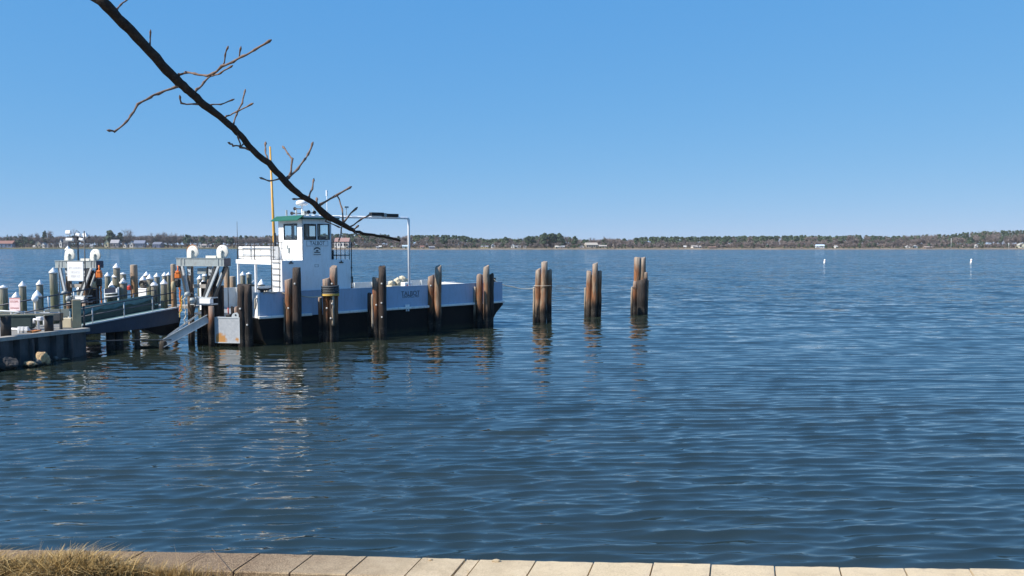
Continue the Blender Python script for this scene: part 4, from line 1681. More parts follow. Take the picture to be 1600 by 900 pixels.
xa, zt = gx(275, 403).x, gx(275, 403).z
xb, zb = gx(349.5, 416).x, gx(312, 416).z
mb = MB().box((xa, -.28, zb + .03), (xb, .28, zt - .03))
mb.box((xa - .03, -.31, zt - .029), (xb + .03, .31, zt)).box((xa - .03, -.31, zb), (xb + .03, .31, zb + .029))
for px in (282, 287.6, 340.4, 345.8):
    x = gx(px, 410).x
    mb.box((x - .018, -.305, zb + .031), (x + .018, -.281, zt - .031))
beam = mb.build('beam', M['steel'], gantry)
MB().box((xb + .032, -.30, zb + .02), (xb + .06, .30, zt - .02)).build('end_shade_plate', M['darkblue'], beam)  # shade of the beam's end face put in as a near-black plate
for px, py, rusty in ((301.5, 392.6, True), (348, 393, False)):
    c = gx(px, py, 0)
    rr_ = 10 / F * GY
    ax = Matrix.Rotation(R(90), 3, 'X')
    mb = MB().lathe([(.01, -.055), (rr_ * .97, -.055), (rr_, -.047), (rr_, -.032), (rr_ * .88, -.015), (rr_ * .88, .015), (rr_, .032), (rr_, .047), (rr_ * .97, .055), (.01, .055)], c, 36, axis=ax)
    sh = mb.build('sheave', M['sheave'], gantry)
    MB().bevel_box((c.x - .26, -.20, zt + .003), (c.x + .02, -.075, c.z - .06), .02).build('bearing_block', M['sheave'], sh)
    mb = MB()
    mb.lathe([(.075, .0), (.075, .07), (.03, .09)], Vector((c.x, -.058, c.z)), 12, axis=ax)
    mb.lathe([(.025, .0), (.025, .02)], Vector((c.x - .03, -.056, c.z + rr_ * .66)), 8, axis=ax)
    mb.build('axle_hub', M['steel'], sh)
    if rusty:
        arcp = [(c.x + (rr_ - .004) * math.cos(a), -.050, c.z + (rr_ - .004) * math.sin(a)) for a in [R(10 + 175 * k / 16) for k in range(17)]]
        MB().tube(arcp, [.012 + .014 * math.sin(math.pi * k / 16) for k in range(17)], 6).build('rusty_rim', M['rust'], sh)
mb = MB()
p, q = gx(322, 401.2, -.2), gx(338, 401.2, -.2)
mb.box((p.x, -.24, zt + .002), (q.x, -.05, zt + .13))
mb.build('cover_plate', M['sheave'], gantry)
# wooden piles behind the beam
for px, top, w_, yy, mat, nm in ((297, 415, 10, .25, 'pile_b', 'pile'), (327.5, 417, 8.5, .25, 'pile_b', 'pile'), (320, 440, 12, .75, 'pile_d', 'pile'), (336, 420, 12, .6, 'pile_d', 'pile'), (311, 500, 7, .5, 'pile_d', 'pile'), (344, 446, 11, .8, 'pile_d', 'pile')):
    p = gx(px, top, yy)
    r_ = w_ / 2 / F * GY
    z_top = min(p.z, zb - .005) if top < 430 else p.z
    MB().tube([(p.x, yy, -1.3), (p.x, yy, 1), (p.x, yy, z_top - .03), (p.x, yy, z_top)], [r_ * 1.05, r_, r_, r_ * .93], 14, jitter=.05).build(nm, M[mat], gantry)
# front brown pile
p = gx(330, 478.5, -.55)
MB().tube([(p.x - .04, -.55, -1.3), (p.x, -.55, 1), (p.x, -.55, p.z)], [.16, .15, .145], 14, jitter=.05).build('pile', M['pile_w'], gantry)
p = gx(297, 500, -.35)
MB().tube([(p.x, -.35, -1.3), (p.x, -.35, p.z)], [.10, .10], 12, jitter=.05).build('pile', M['pile_b'], gantry)
# hanger plates
for px in (293.5, 326.5):
    p, q = gx(px - 2.6, 416.5), gx(px + 2.6, 430.5)
    mb = MB().box((p.x, -.20, q.z), (q.x, -.17, zb - .002))
    hp = mb.build('hanger_plate', M['steel_l'], gantry)
    mb = MB()
    for zz in (.12, .36):
        mb.lathe([(.035, 0), (.035, .03)], Vector(((p.x + q.x) / 2, -.202, zb - zz)), 8, axis=Matrix.Rotation(R(90), 3, 'X'))
    mb.build('bolt', M['steel_d'], hp)
# sloping braces
def brace(pa, pb, w_, mat, y=-.3, d=.12, nm='brace'):
    a, b = gx(*pa, y), gx(*pb, y)
    a.z = min(a.z, zb - .004)
    MB().beam(a, b, d, w_, up=(0, 1, 0)).build(nm, M[mat], gantry)


brace((285, 415), (295, 461), .13, 'steel_l')
brace((281.5, 415), (290.5, 459), .07, 'steel_d', -.10)
brace((341.5, 415), (322, 465), .11, 'steel_l')
brace((336.5, 415), (318.5, 464), .13, 'steel_d', -.20)
brace((353, 415), (334, 466), .26, 'steel_d', .1)
p, q = gx(340, 425, -.06), gx(347, 448, -.06)
mb = MB().prism([Vector((gx(346, 424, -.06).x, 0, gx(346, 424, -.06).z)), Vector((gx(347.5, 430, -.06).x, 0, gx(347.5, 430, -.06).z)), Vector((gx(340.5, 450, -.06).x, 0, gx(340, 450, -.06).z)), Vector((gx(338, 446, -.06).x, 0, gx(338, 446, -.06).z))], (0, -.08, 0), (0, -.06, 0))
mb.build('gusset_plate', M['steel_l'], gantry)
# lower cross beams and machinery box
p, q = gx(297, 464.5, -.45), gx(330, 477, -.45)
mb = MB().box((p.x, -.45, q.z), (q.x, .2, q.z + .07)).box((p.x, -.45, p.z - .06), (q.x, .2, p.z)).box((p.x + .02, -.42, q.z + .071), (gx(311, 470, -.45).x, -.2, p.z - .061))
mb.build('machinery_frame', M['steel_l'], gantry)
p2 = gx(312.5, 467, -.45)
MB().bevel_box((p2.x, -.52, q.z + .08), (q.x - .02, -.2, p.z - .07), .02).build('switch_box', M['white'], gantry)
p3 = gx(303, 470, -.5)
mb = MB().lathe([(.02, -.17), (.13, -.16), (.16, 0), (.13, .16), (.02, .17)], (p3.x, -.62, p3.z), 14).lathe([(.03, 0), (.03, .5)], (gx(307, 470, -.45).x, -.47, p3.z - .1), 8)
mb.lathe([(.1, 0), (.17, .05), (.15, .2), (.05, .25)], (gx(294, 462, -.5).x, -.55, gx(294, 463, -.5).z), 12)
mb.build('winch_motor', M['steel'], gantry)
p, q = gx(304, 444, .2), gx(324, 450, .2)
MB().box((p.x, .05, q.z), (q.x, .22, p.z)).build('cross_plank', M['plank'], gantry)
mb = MB().box((gx(310, 419, 0).x, -.1, gx(310, 428, 0).z), (gx(323, 419, 0).x, .2, gx(310, 419, 0).z))
mb.build('motor_cover', M['steel'], gantry)
# hydraulic hose
hp_ = [gx(a, b, -.6) for a, b in ((297, 457), (302, 459), (304, 468), (305, 478), (303, 488), (297, 494))]
MB().tube(hp_, .03, 6).build('hose', M['black'], gantry)


def copy_tree(o, parent=None):
    c = o.copy()
    col.objects.link(c)
    c.parent = parent
    for ch in [x for x in bpy.data.objects if x.parent == o and not x.name.startswith('rusty')]:
        copy_tree(ch, c)
    return c


far_g = copy_tree(gantry)
G2Y = 51.0
g2 = at(119, 450, G2Y)
far_g.location = (g2.x, g2.y, zat(406.7, G2Y) - zat(402.5, GY))
far_g['label'] = 'farther steel hoist gantry behind the square white sign, white sheaves on top'

# orange chain hoists hanging from the gantries
def hoist(px, py, Y, label, s=1.0):
    c = at(px, py, Y)
    h = thing('chain_hoist', label, 'hoist', c, group='orange chain hoists')
    mb = MB().tube([(0, 0, .55 * s), (.02, 0, .35 * s), (-.05, 0, .2 * s)], .045 * s, 8)
    mb.bevel_box((-.15 * s, -.12, -.15 * s), (.15 * s, .12, .16 * s), .05).bevel_box((-.10 * s, -.14, .12 * s), (.12 * s, .1, .27 * s), .04)
    mb.build('hoist_body', M['orange'], h)
    MB().bevel_box((-.14 * s, -.15, -.62 * s), (.12 * s, .15, -.17 * s), .08).build('chain_bag', M['black'], h)
    MB().lathe([(.05, 0), (.11, .05), (.13, .3), (.10, .45), (.05, .5)], (-.22 * s, -.1, -.8 * s), 12).build('buoy', M['timber'], h)
    mb = MB()
    pts = [(.12, -.05, -.6 * s), (.10, -.05, -1.1 * s), (.14, -.06, -1.5 * s), (.08, -.06, -2.0 * s)]
    P = []
    for a, b in zip(pts, pts[1:]):
        a, b = Vector(a), Vector(b)
        for k in range(8):
            P.append(a.lerp(b, k / 8) + Vector((random.gauss(0, .015), 0, 0)))
    mb.tube(P, [.04 + .03 * (k % 2) for k in range(len(P))], 6)
    mb.build('chain', M['orange'], h)
    return h


hoist(278, 431, 45.2, 'orange chain hoist hanging at left end of gantry nearest ferry', 1.0)
hoist(155, 430, 50.3, 'orange chain hoist hanging in the shade of gantry behind white sign', 1.1)
# tangle of yellow and pale line below the near hoist
for k, (pts, m_, lab) in enumerate((
        ([(284, 462), (283, 470), (284, 480), (281, 490), (281, 496)], 'chain_y', 'yellow rope tail hanging below the orange hoist nearest the ferry'),
        ([(290, 460), (288, 468), (290, 480), (289, 495), (288, 508)], 'rope', 'knotted pale rope tail hanging left of the gantry winch'))):
    P = []
    for a, b in pts:
        P.append(at(a, b, 44.7))
    Q = []
    for a, b in zip(P, P[1:]):
        for j in range(6):
            Q.append(a.lerp(b, j / 6) + Vector((random.gauss(0, .03), random.gauss(0, .03), 0)))
    Q.append(P[-1])
    o = MB().tube(Q, [.018 + .03 * random.random() for _ in Q], 7).build('rope_tail', M[m_], loc=Q[0], world=True)
    tag(o, lab, 'rope')

# grey counterweight block hung from the gantry
cw0 = at(358.5, 535.3, 45.0)
cw = thing('counterweight', 'grey rust stained steel counterweight block hanging on a cable above the water', 'counterweight', cw0, (0, 0, R(-8)))
wd = 39.5 / F * 45.0 / math.cos(R(18))
ht = 40.5 / F * 45.0
mb = MB().bevel_box((-wd / 2, -.22, 0), (wd / 2, .22, ht), .018)
blk = mb.build('block', M['counterweight'], cw)
mb = MB()
for lo, hi in (((-wd / 2, -.24, ht - .06), (wd / 2, -.221, ht)), ((-wd / 2, -.24, .0), (wd / 2, -.221, .05)),
               ((-wd / 2, -.24, .051), (-wd / 2 + .05, -.221, ht - .061)), ((wd / 2 - .05, -.24, .051), (wd / 2, -.221, ht - .061))):
    mb.box(lo, hi)
mb.build('edge_frame', M['steel_l'], cw)
lc = wd / 2 - .24
lug = [Vector((lc - .23, 0, ht + .003))] + [Vector((lc + .23 * math.cos(a), 0, ht + .03 + .22 * math.sin(a))) for a in [R(180 - 15 * k) for k in range(13)]] + [Vector((lc + .23, 0, ht + .003))]
lg = MB().prism(lug, (0, -.20, 0), (0, -.06, 0)).build('lifting_lug', M['steel_l'], cw)
MB().lathe([(.05, 0), (.05, .01)], (lc, -.204, ht + .12), 12, axis=Matrix.Rotation(R(90), 3, 'X')).build('lug_hole', M['black'], lg)
ctop = zat(417, 45.2)
mb = MB().tube([(-.02, 0, ht), (-.03, 0, ctop - cw0.z)], .022, 6)
mb.bevel_box((-.14, -.12, ht + .003), (.12, .12, ht + .14), .03)
mb.build('cable', M['black'], cw)
MB().tube([(-.028, 0, ht + .14), (-.04, 0, ht + .5)], .034, 6).build('red_shackle', M['red'], cw)

# sloping steel channel from the pile stub up to the gantry
a, b = at(257, 535.5, 44.2), at(325, 498, 44.9)
mb = MB().beam(a, b, .10, .42)
mb.beam(a + Vector((0, -.10, .215)), b + Vector((0, -.10, .215)), .16, .04).beam(a + Vector((0, -.10, -.215)), b + Vector((0, -.10, -.215)), .16, .04)
o = mb.build('steel_channel', M['steel_l'], loc=a, world=True)
tag(o, 'pale steel channel sloping from pile stub in the water up to gantry', 'steel beam')
a, b = at(262, 525, 44.8), at(309, 492, 45.3)
o = MB().beam(a, b, .12, .09).build('steel_bar', M['steel_l'], loc=a, world=True)
tag(o, 'thin steel bar sloping parallel above the pale steel channel', 'steel beam')
stub = thing('pile_stub', 'short grey stub of a pile in the water under the steel channel', 'pile', atz(254.5, 545, 0))
p = at(255, 533, 44.2)
MB().tube([(p.x, p.y, -1), (p.x, p.y, p.z - .06), (p.x, p.y, p.z + .02)], [.22, .20, .15], 14, jitter=.08).build('pile', M['pile_s'], stub, world=True)
rope('mooring_rope', 'dark line stretched low over the water from bulkhead corner to pile stub', [at(132, 533.5, 42.0), at(200, 531.5, 43), at(268, 531, 44.0)], .035, M['steel_d'], .0)

# ------------------------------------------------------------------ transfer ramp
RD = Vector((math.cos(R(42)), math.sin(R(42)), 0))
RP = Vector((-RD.y, RD.x, 0))
rB = at(279, 480.5, 45.6)
RL = 4.85
rA = rB - RD * RL
rA.z = zat(509, rA.y)
ramp_o = thing('loading_ramp', 'navy steel loading ramp with pipe railings leading from the landing to the ferry', 'ramp', (rA.x, rA.y, .6))


def rpt(t, s, z=0):
    p = rA.lerp(rB, t) + RP * s
    p.z += z
    return p


for s, nm, m_ in ((0, 'girder', 'navy'), (3.1, 'girder', 'dkgreen')):
    zz = lambda t: -.44 - .38 * t - .10 * math.sin(t * math.pi)
    poly = [rpt(k / 8, s, -.02) for k in range(9)] + [rpt(k / 8, s, zz(k / 8)) for k in range(8, -1, -1)]
    mb = MB().prism(poly, RP * 0, RP * .14)
    g = mb.build(nm, M[m_], ramp_o, world=True)
    mb = MB().beam(rpt(-.002, s + .07, .012), rpt(1.0, s + .07, .012), .26, .06)
    mb.build('top_flange', M['steel_l'] if s == 0 else M['teal'], g, world=True)
mb = MB().prism([rpt(0, .15, -.22), rpt(1.02, .15, -.22), rpt(1.02, 3.09, -.22), rpt(0, 3.09, -.22)], (0, 0, 0), (0, 0, -.12))
mb.build('deck', M['teal'], ramp_o, world=True)
# curved underside of the outer end, its shade built in as a black block
poly = [rpt(.58, .2, -.6), rpt(.72, .2, -1.1), rpt(.84, .2, -1.42), rpt(1.0, .2, -1.38), rpt(1.04, .2, -.6)]
MB().prism(poly, (0, 0, 0), RP * 2.8).build('shaded_belly', M['hull'], ramp_o, world=True)
# plated far side of the ramp, dark green below and teal above, with a sagging seam
n_ = 24
seam = [.30 + .05 * math.sin(k * .9) + .03 * math.sin(k * 2.3) for k in range(n_ + 1)]
lowp = [rpt(k / n_ * .95, 2.95, -.21) for k in range(n_ + 1)] + [rpt(k / n_ * .95, 2.95, seam[k]) for k in range(n_, -1, -1)]
MB().prism(lowp, RP * 0, RP * .07).build('side_plate', M['dkgreen'], ramp_o, world=True)
upp = [rpt(k / n_ * .93, 2.99, seam[k] - .05) for k in range(n_ + 1)] + [rpt(k / n_ * .93, 2.99, .66 - (.10 if k == n_ else 0)) for k in range(n_, -1, -1)]
MB().prism(upp, RP * .035, RP * .09).build('side_plate', M['teal'], ramp_o, world=True)
for s in (.07, 3.17):
    mb = MB()
    hgt = .86
    for hz, tt in ((hgt, .95), (.47, .95)):
        mb.tube([rpt(-.02, s, hz), rpt(tt, s, hz)], .028, 8)
    e_ = [rpt(.95, s, hgt), rpt(.975, s, hgt - .04), rpt(.98, s, .04)]
    mb.tube(e_, .028, 8)
    rl = mb.build('handrail', M['navy'], ramp_o, world=True)
    for t in (.10, .42, .72):
        MB().tube([rpt(t, s, .045), rpt(t, s, hgt - .028)], .032, 8).build('rail_post', M['steel_l'], rl, world=True)

# ------------------------------------------------------------------ landing, bulkhead, guard rails
LZ = 1.36
C0 = Vector((-21.45, 41.4, 0))
bd = Vector((1.55, 3.95, 0)).normalized()
C1 = C0 - bd * 30
E1 = C0 + RP * 3.7
E2 = E1 - RD * 3.2
E3 = E2 - Vector((.80, .60, 0)) * 30
nb_ = Vector((bd.y, -bd.x, 0))        # outward from the bulkhead, toward the water

mb = MB()
land = [C1, C0, E1, E2, E3]
mb.prism([Vector((p.x, p.y, 0)) for p in land], (0, 0, -1.5), (0, 0, LZ - .03))
o = mb.build('landing_pavement', M['asphalt'], loc=(-25, 38, 0), world=True)
tag(o, 'grey paved ferry landing behind the steel bulkhead', 'pavement', kind='structure')

bulk = thing('steel_bulkhead', 'dark steel sheet pile bulkhead holding up the landing at the left edge', 'bulkhead', C0)
mb = MB()
L = 30
n_ = int(L / .95)
prof = []
for k in range(n_ + 1):
    b0 = C0 - bd * (k * .95)
    for off, dep in ((0, .05), (.30, .05), (.42, .30), (.82, .30)):
        prof.append(b0 - bd * off + nb_ * dep)
vs, fs = [], []
for p in prof:
    vs += [(p.x, p.y, -1.4), (p.x, p.y, LZ - .16)]
for k in range(len(prof) - 1):
    fs.append((2 * k, 2 * k + 1, 2 * k + 3, 2 * k + 2))
mb.add(vs, fs)
mb.build('sheet_piling', M['sheet'], bulk, world=True)
mb = MB()
mb.beam(C0 + bd * .1 + nb_ * .14 + Vector((0, 0, LZ - .07)), C1 + nb_ * .14 + Vector((0, 0, LZ - .07)), .50, .17)
mb.build('cap_beam', M['plank'], bulk, world=True)
mb = MB().beam(C0 + RP * -.05 + Vector((.05, .05, .1)), E1 + Vector((.05, .05, .1)), .12, 2.3)
mb.build('end_wall', M['sheet'], bulk, world=True)
for k, off in enumerate((1.0, 3.1)):
    p = C0 - bd * off + nb_ * .34
    mb = MB().beam(p + Vector((0, 0, -1)), p + Vector((0, 0, LZ - .2)), .16, .16)
    mb.build('fender_strip', M['sheet'], bulk, world=True)

# square timber post at the corner
p = at(120.5, 516, 41.7)
post = thing('timber_post', 'square pale timber post standing at the bulkhead corner', 'post', (p.x, p.y, LZ - .05), (0, 0, R(28)))
zt_ = zat(468.5, 41.7) - LZ + .05
MB().bevel_box((-.20, -.20, 0), (.20, .20, zt_), .02).build('post_shaft', M['timber'], post)
MB().bevel_box((-.19, -.19, zt_ + .001), (.19, .19, zt_ + .03), .012).build('post_cap', M['plank'], post)
p = at(131.5, 500, 41.75)
o = MB().tube([(p.x, p.y, .9), (p.x, p.y, zat(478, 41.75))], .05, 8).build('steel_pole', M['steel_d'], loc=(p.x, p.y, .9), world=True)
tag(o, 'dark steel pole beside the square timber post at the ramp hinge', 'pole')

# guard rail of two thick piles with a plank on top
gr = thing('guard_rail', 'guard rail of two thick dark piles topped by a plank, at left edge', 'guard rail', at(40, 520, 38.6) * 1)
gr.location.z = LZ
for px, w_, Y in ((9, 15, 37.9), (76.5, 13, 39.9)):
    b0 = at(px, 510, Y)
    tz = zat(493.5, Y)
    MB().tube([(b0.x, b0.y, LZ - .1), (b0.x, b0.y, tz)], w_ / 2 / F * Y, 14, jitter=.04).build('pile', M['timber_d'], gr, world=True)
a, b = at(-18, 493.3, 37.2), at(83, 491.4, 40.1)
MB().beam(a, b, .28, .06).build('plank', M['timber'], gr, world=True)

# low cream board fence on the far side of the landing, pipe handrail before it
fr = thing('board_fence', 'low cream board fence along the back of the landing', 'fence', at(30, 505, 42.6) * 1)
fr.location.z = LZ
mb = MB()
for pa, pb, ya, yb in ((-60, 16, 489, 500), (17.5, 37, 491, 500), (39, 68, 486.5, 497), (70, 108, 483.5, 496)):
    a, b = at(pa, ya, 42.6 + pa * .012), at(pb, ya - 1, 42.6 + pb * .012)
    hh = (yb - ya) / F * 42.6
    mb.beam(a - Vector((0, 0, hh / 2)), b - Vector((0, 0, hh / 2)), .06, hh)
mb.build('board', M['cream'], fr, world=True)
mb = MB()
for px in (-40, 17, 38, 69, 108):
    p = at(px, 490, 42.7 + px * .012)
    mb.box((p.x - .05, p.y - .05, LZ - .1), (p.x + .05, p.y + .05, p.z + .12))
mb.build('fence_post', M['cap'], fr, world=True)
hr = thing('pipe_handrail', 'long dark pipe handrail climbing along the far side of the approach', 'handrail', at(75, 500, 43.5) * 1)
hr.location.z = LZ
mb = MB()
for (xa_, ya_), (xb_, yb_) in (((-30, 482.5), (148, 450)), ((40, 488), (150, 465))):
    mb.tube([at(xa_, ya_, 41.6), at(xb_, yb_, 44.2)], .035, 8)
mb.tube([at(148, 450, 44.2), at(150.5, 451.5, 44.25), at(152, 473, 44.3)], .035, 8)
mb.build('rail', M['navy'], hr, world=True)
mb = MB()
mb.tube([at(-20, 484.5, 41.4), at(66, 489.5, 42.3), at(94, 488.5, 42.6), at(97, 515, 42.0)], .045, 8)
mb.tube([at(-10, 501, 41.4), at(33, 487, 41.8), at(33.5, 500, 41.8)], .035, 8)
for px, ya_, yb_, Y in ((75, 463.5, 488, 43), (115, 456, 470, 43.6), (36.5, 487, 500, 42)):
    mb.tube([at(px, ya_, Y), at(px + 2, yb_, Y)], .032, 8)
mb.build('pale_rail', M['steel_l'], hr, world=True)

def small(name, label, cat, mb, mat, p):
    o = mb.build(name, mat, loc=p, world=True)
    return tag(o, label, cat)


p = at(34, 512, 40.8)
p.z = LZ + .03
sk = thing('storage_bin', 'dark green storage bin standing behind the guard rail plank', 'bin', p, (0, 0, R(10)))
MB().bevel_box((-.55, -.3, .06), (.55, .3, .62), .03).build('bin_body', M['dkgreen'], sk)
MB().bevel_box((-.58, -.33, .622), (.58, .33, .70), .02).build('bin_lid', M['dkgreen'], sk)
mb = MB()
for x in (-.45, .45):
    mb.box((x - .05, -.25, 0), (x + .05, .25, .058))
mb.build('bin_feet', M['black'], sk)
a = at(18, 514, 39.2); b = at(47, 515.5, 39.4)
mb = MB().tube([a, b], .06, 8)
for px in (31, 35, 42):
    q = at(px, 512.5, 39.25)
    mb.box((q.x - .08, q.y - .07, q.z - .12), (q.x + .06, q.y + .07, q.z + .06))
mb.box((a.x + .3, a.y - .03, LZ - .02), (a.x + .36, a.y + .03, a.z)).box((b.x - .36, b.y - .03, LZ - .02), (b.x - .30, b.y + .03, b.z))
small('water_pipe', 'white water pipe with valves running low over the landing', 'pipe', mb, M['cap'], a)
a = at(60, 512, 40.2)
mb = MB().tube([(a.x, a.y, LZ - .02), (a.x, a.y, zat(499, 40.2)), (a.x - .2, a.y, zat(499, 40.2)), (a.x - .2, a.y, zat(505, 40.2))], .06, 8)
mb.bevel_box((a.x - .02, a.y - .16, zat(501, 40.2)), (a.x + .22, a.y + .12, zat(495, 40.2)), .03)
small('standpipe', 'white bent standpipe with a box, beside right hand guard rail pile', 'standpipe', mb, M['cap'], (a.x, a.y, LZ))
a, b = at(47, 520, 39.3), at(60, 517.5, 39.8)
a.z, b.z = LZ + .0, LZ + .02
mb = MB().beam(a + Vector((0, 0, .03)), b + Vector((0, 0, .03)), .35, .06)
small('plank_offcut', 'rusty orange plank lying on the landing', 'plank', mb, M['rust'], a)
p = at(87.5, 500, 41.2)
db = thing('control_box', 'dark control box on thin legs near the corner of the landing', 'box', (p.x, p.y, LZ - .03))
MB().bevel_box((-.30, -.15, .42), (.30, .15, .82), .03).build('box_body', M['steel_d'], db)
mb = MB()
for x in (-.24, .24):
    mb.box((x - .025, -.1, 0), (x + .025, .1, .418))
mb.build('box_leg', M['steel_d'], db)
p = at(104, 505, 41.9)
mb = MB().bevel_box((p.x - .24, p.y, LZ - .03), (p.x + .24, p.y + .3, zat(497, 41.9)), .03)
small('cream_crate', 'small cream crate behind the square timber post', 'crate', mb, M['cream'], (p.x, p.y, LZ))
p = at(54.5, 467, 42.0)
mb = MB().lathe([(.02, -.16), (.12, -.12), (.16, 0), (.12, .12), (.02, .16)], p, 14).tube([(p.x, p.y, LZ - .03), (p.x, p.y, p.z - .1)], .025, 6)
small('float_ball', 'white float ball on a rod in front of a capped pile', 'float', mb, M['cap'], (p.x, p.y, LZ))

# thin steel pole and red lettered sign
p = at(94.6, 510, 42.2)
mb = MB().tube([(p.x, p.y, LZ - .03), (p.x, p.y, zat(414, 42.2))], .022, 6)
small('thin_pole', 'thin dark pole rising left of the square white sign', 'pole', mb, M['steel_d'], (p.x, p.y, LZ))


def lettering_rows(root, rows, w_, mat, y=-.03):
    """faded, weathered lettering: rows of letter strokes too worn to read"""
    rs = random.Random(len(rows) * 5 + 1)
    mb = MB()
    for z, hh, x0, x1 in rows:
        x = x0 * w_
        while x < x1 * w_:
            lw = hh * rs.uniform(.45, .75)
            t = hh * .17
            k = rs.randrange(4)
            mb.box((x, y - .004, z), (x + t, y, z + hh))
            if k in (0, 1): mb.box((x + t + .001, y - .004, z + hh - t), (x + lw, y, z + hh))
            if k in (0, 2): mb.box((x + t + .001, y - .004, z + hh * .45), (x + lw, y, z + hh * .45 + t))
            if k in (1, 2, 3): mb.box((x + t + .001, y - .004, z), (x + lw, y, z + t))
            x += lw + hh * .22
    return mb.build('lettering', mat, root)


p = at(118, 424, 49.6)
sg = thing('square_sign', 'square white sign with faded lettering in front of the farther gantry', 'sign', (p.x, p.y, p.z), (0, 0, R(-12)))
sw = 28.5 / F * 49.6 / 2
shh = 30 / F * 49.6 / 2
pn = MB().bevel_box((-sw, -.025, -shh), (sw, .025, shh), .01).build('sign_panel', M['sign_white'], sg)
for z_, tx_ in ((.20, 'IPC LHUEN'), (-.06, 'NONCE'), (-.30, 'KEEP AT')):
    text_mesh('lettering', tx_, .19, M['sign_ink'], pn, Matrix.Translation((0, -.028, z_)) @ rot_side, extrude=.002, sx=.9)
MB().tube([(sw + .07, .06, -2.9), (sw + .07, .06, zat(361, 49.6) - p.z)], .034, 8).build('sign_post', M['steel_d'], sg)
MB().box((-sw - .1, .028, shh - .1), (sw + .12, .07, shh - .03)).build('sign_rail', M['steel_d'], sg)
p = at(23.2, 475.5, 41.9)
sg = thing('warning_sign', 'pale pink warning sign with red lettering among capped piles', 'sign', (p.x, p.y, p.z), (0, 0, R(-10)))
sw = 18 / F * 41.9 / 2 / .95
shh = 20 / F * 41.9 / 2
pn = MB().bevel_box((-sw, -.015, -shh), (sw, .015, shh), .006).build('sign_panel', M['sign_pink'], sg)
MB().box((-sw + .01, -.022, shh - .05), (sw - .01, -.016, shh - .015)).build('border', M['sign_red'], pn)
lettering_rows(pn, ((.10, .09, -.8, .75), (-.22, .06, -.8, .7)), sw, M['sign_red'], -.018)
MB().tube([(0, .04, -1.0), (0, .04, shh * .8)], .03, 8).build('sign_post', M['steel_l'], sg)

# floodlight mast above the farther gantry
p = at(122.4, 408, 51.0)
fl = thing('floodlight_mast', 'thin mast with a cluster of white floodlights above the farther gantry', 'floodlight', p)
top = zat(371, 51.0) - p.z
MB().tube([(0, 0, -.1), (0, 0, top)], .045, 8).build('mast', M['steel_d'], fl)
xx = lambda px: (px - 122.4) / F * 51.0
zz = lambda py: zat(py, 51.0) - p.z
mb = MB().beam((xx(106), 0, zz(370)), (xx(142), 0, zz(371)), .05, .05)
mb.tube([(xx(116), 0, zz(370)), (xx(121), 0, zz(360)), (xx(126), 0, zz(364))], .02, 6)
mb.build('crossbar', M['steel_d'], fl)
for x0, x1, y0, y1, tl in ((105.8, 114.5, 360, 366.5, 0), (106, 118, 372, 377, 0), (121.5, 129, 364.5, 369.5, .25), (126.5, 134, 372, 376.5, .2), (133, 139.5, 364, 372, -.4)):
    mm = Matrix.Translation((xx((x0 + x1) / 2), -.15, zz((y0 + y1) / 2))) @ Matrix.Rotation(tl, 4, 'Y') @ Matrix.Rotation(-.3, 4, 'X')
    hw, hh = (x1 - x0) / 2.25 / F * 51, (y1 - y0) / 2.25 / F * 51
    f_ = MB().bevel_box((-hw, -.10, -hh), (hw, .10, hh), .025, mm).build('floodlight', M['cap'], fl)
    mb = MB().box((-hw * .8, .102, -hh * .5), (hw * .8, .15, hh * .5), mm)
    c_ = mm @ Vector((0, .13, 0))
    mb.tube([c_, (c_.x + .02, 0, zz(370.5))], .022, 6)
    mb.build('bracket', M['steel_d'], f_)

# blue black panel and white locker behind the ramp
p = at(174.5, 455, 47.5)
pb_ = thing('railing_panel', 'dark blue panel with two bars, beyond the ramp railing', 'barrier', (p.x, p.y, 1.0), (0, 0, R(-6)))
hw = 11 / F * 47.5
z0, z1 = zat(463, 47.5) - 1, zat(448.5, 47.5) - 1
MB().prism([Vector((-hw, 0, z0 + .1)), Vector((hw * .95, 0, z0 + .12)), Vector((hw * .95, 0, z1)), Vector((-hw, 0, z1 - .12))], (0, -.05, 0), (0, .05, 0)).build('panel', M['darkblue'], pb_)
mb = MB()
for py in (459.5, 464):
    z = zat(py, 47.5) - 1
    mb.tube([(-hw, -.08, z), (hw * 1.1, -.08, z + .06)], .035, 8)
mb.build('bar', M['steel_l'], pb_)
mb = MB().tube([(-hw, 0, -.6), (-hw, 0, z1 - .1)], .05, 8)
mb.tube([(hw, 0, -.6), (hw, 0, z1)], .05, 8)
mb.build('panel_post', M['steel_l'], pb_)
MB().box((hw * .72, -.07, z1 - .30), (hw * .95, -.052, z1 - .08)).build('sticker', M['cap'], pb_)

p = at(226, 473, 55.0)
wl = thing('dock_locker', 'white dock locker topped by a coiled hose, right of the tan uncapped pile', 'locker', p, (0, 0, R(-25)))
hw = 12 / F * 55
hh = 21 / F * 55
MB().bevel_box((-hw, -.3, -.4), (hw, .3, hh), .04).build('locker_body', M['white'], wl)
MB().bevel_box((-hw - .03, -.33, hh + .002), (hw + .03, .33, hh + .07), .02).build('locker_lid', M['white'], wl)
mb = MB()
for k in range(3):
    a0 = [(.30 * math.cos(R(20 * j)) + (-.05 + .14 * k - .1), .05 * k, hh + .34 + .22 * math.sin(R(20 * j))) for j in range(19)]
    mb.tube(a0, .045, 6)
mb.build('coiled_hose', M['black'], wl)
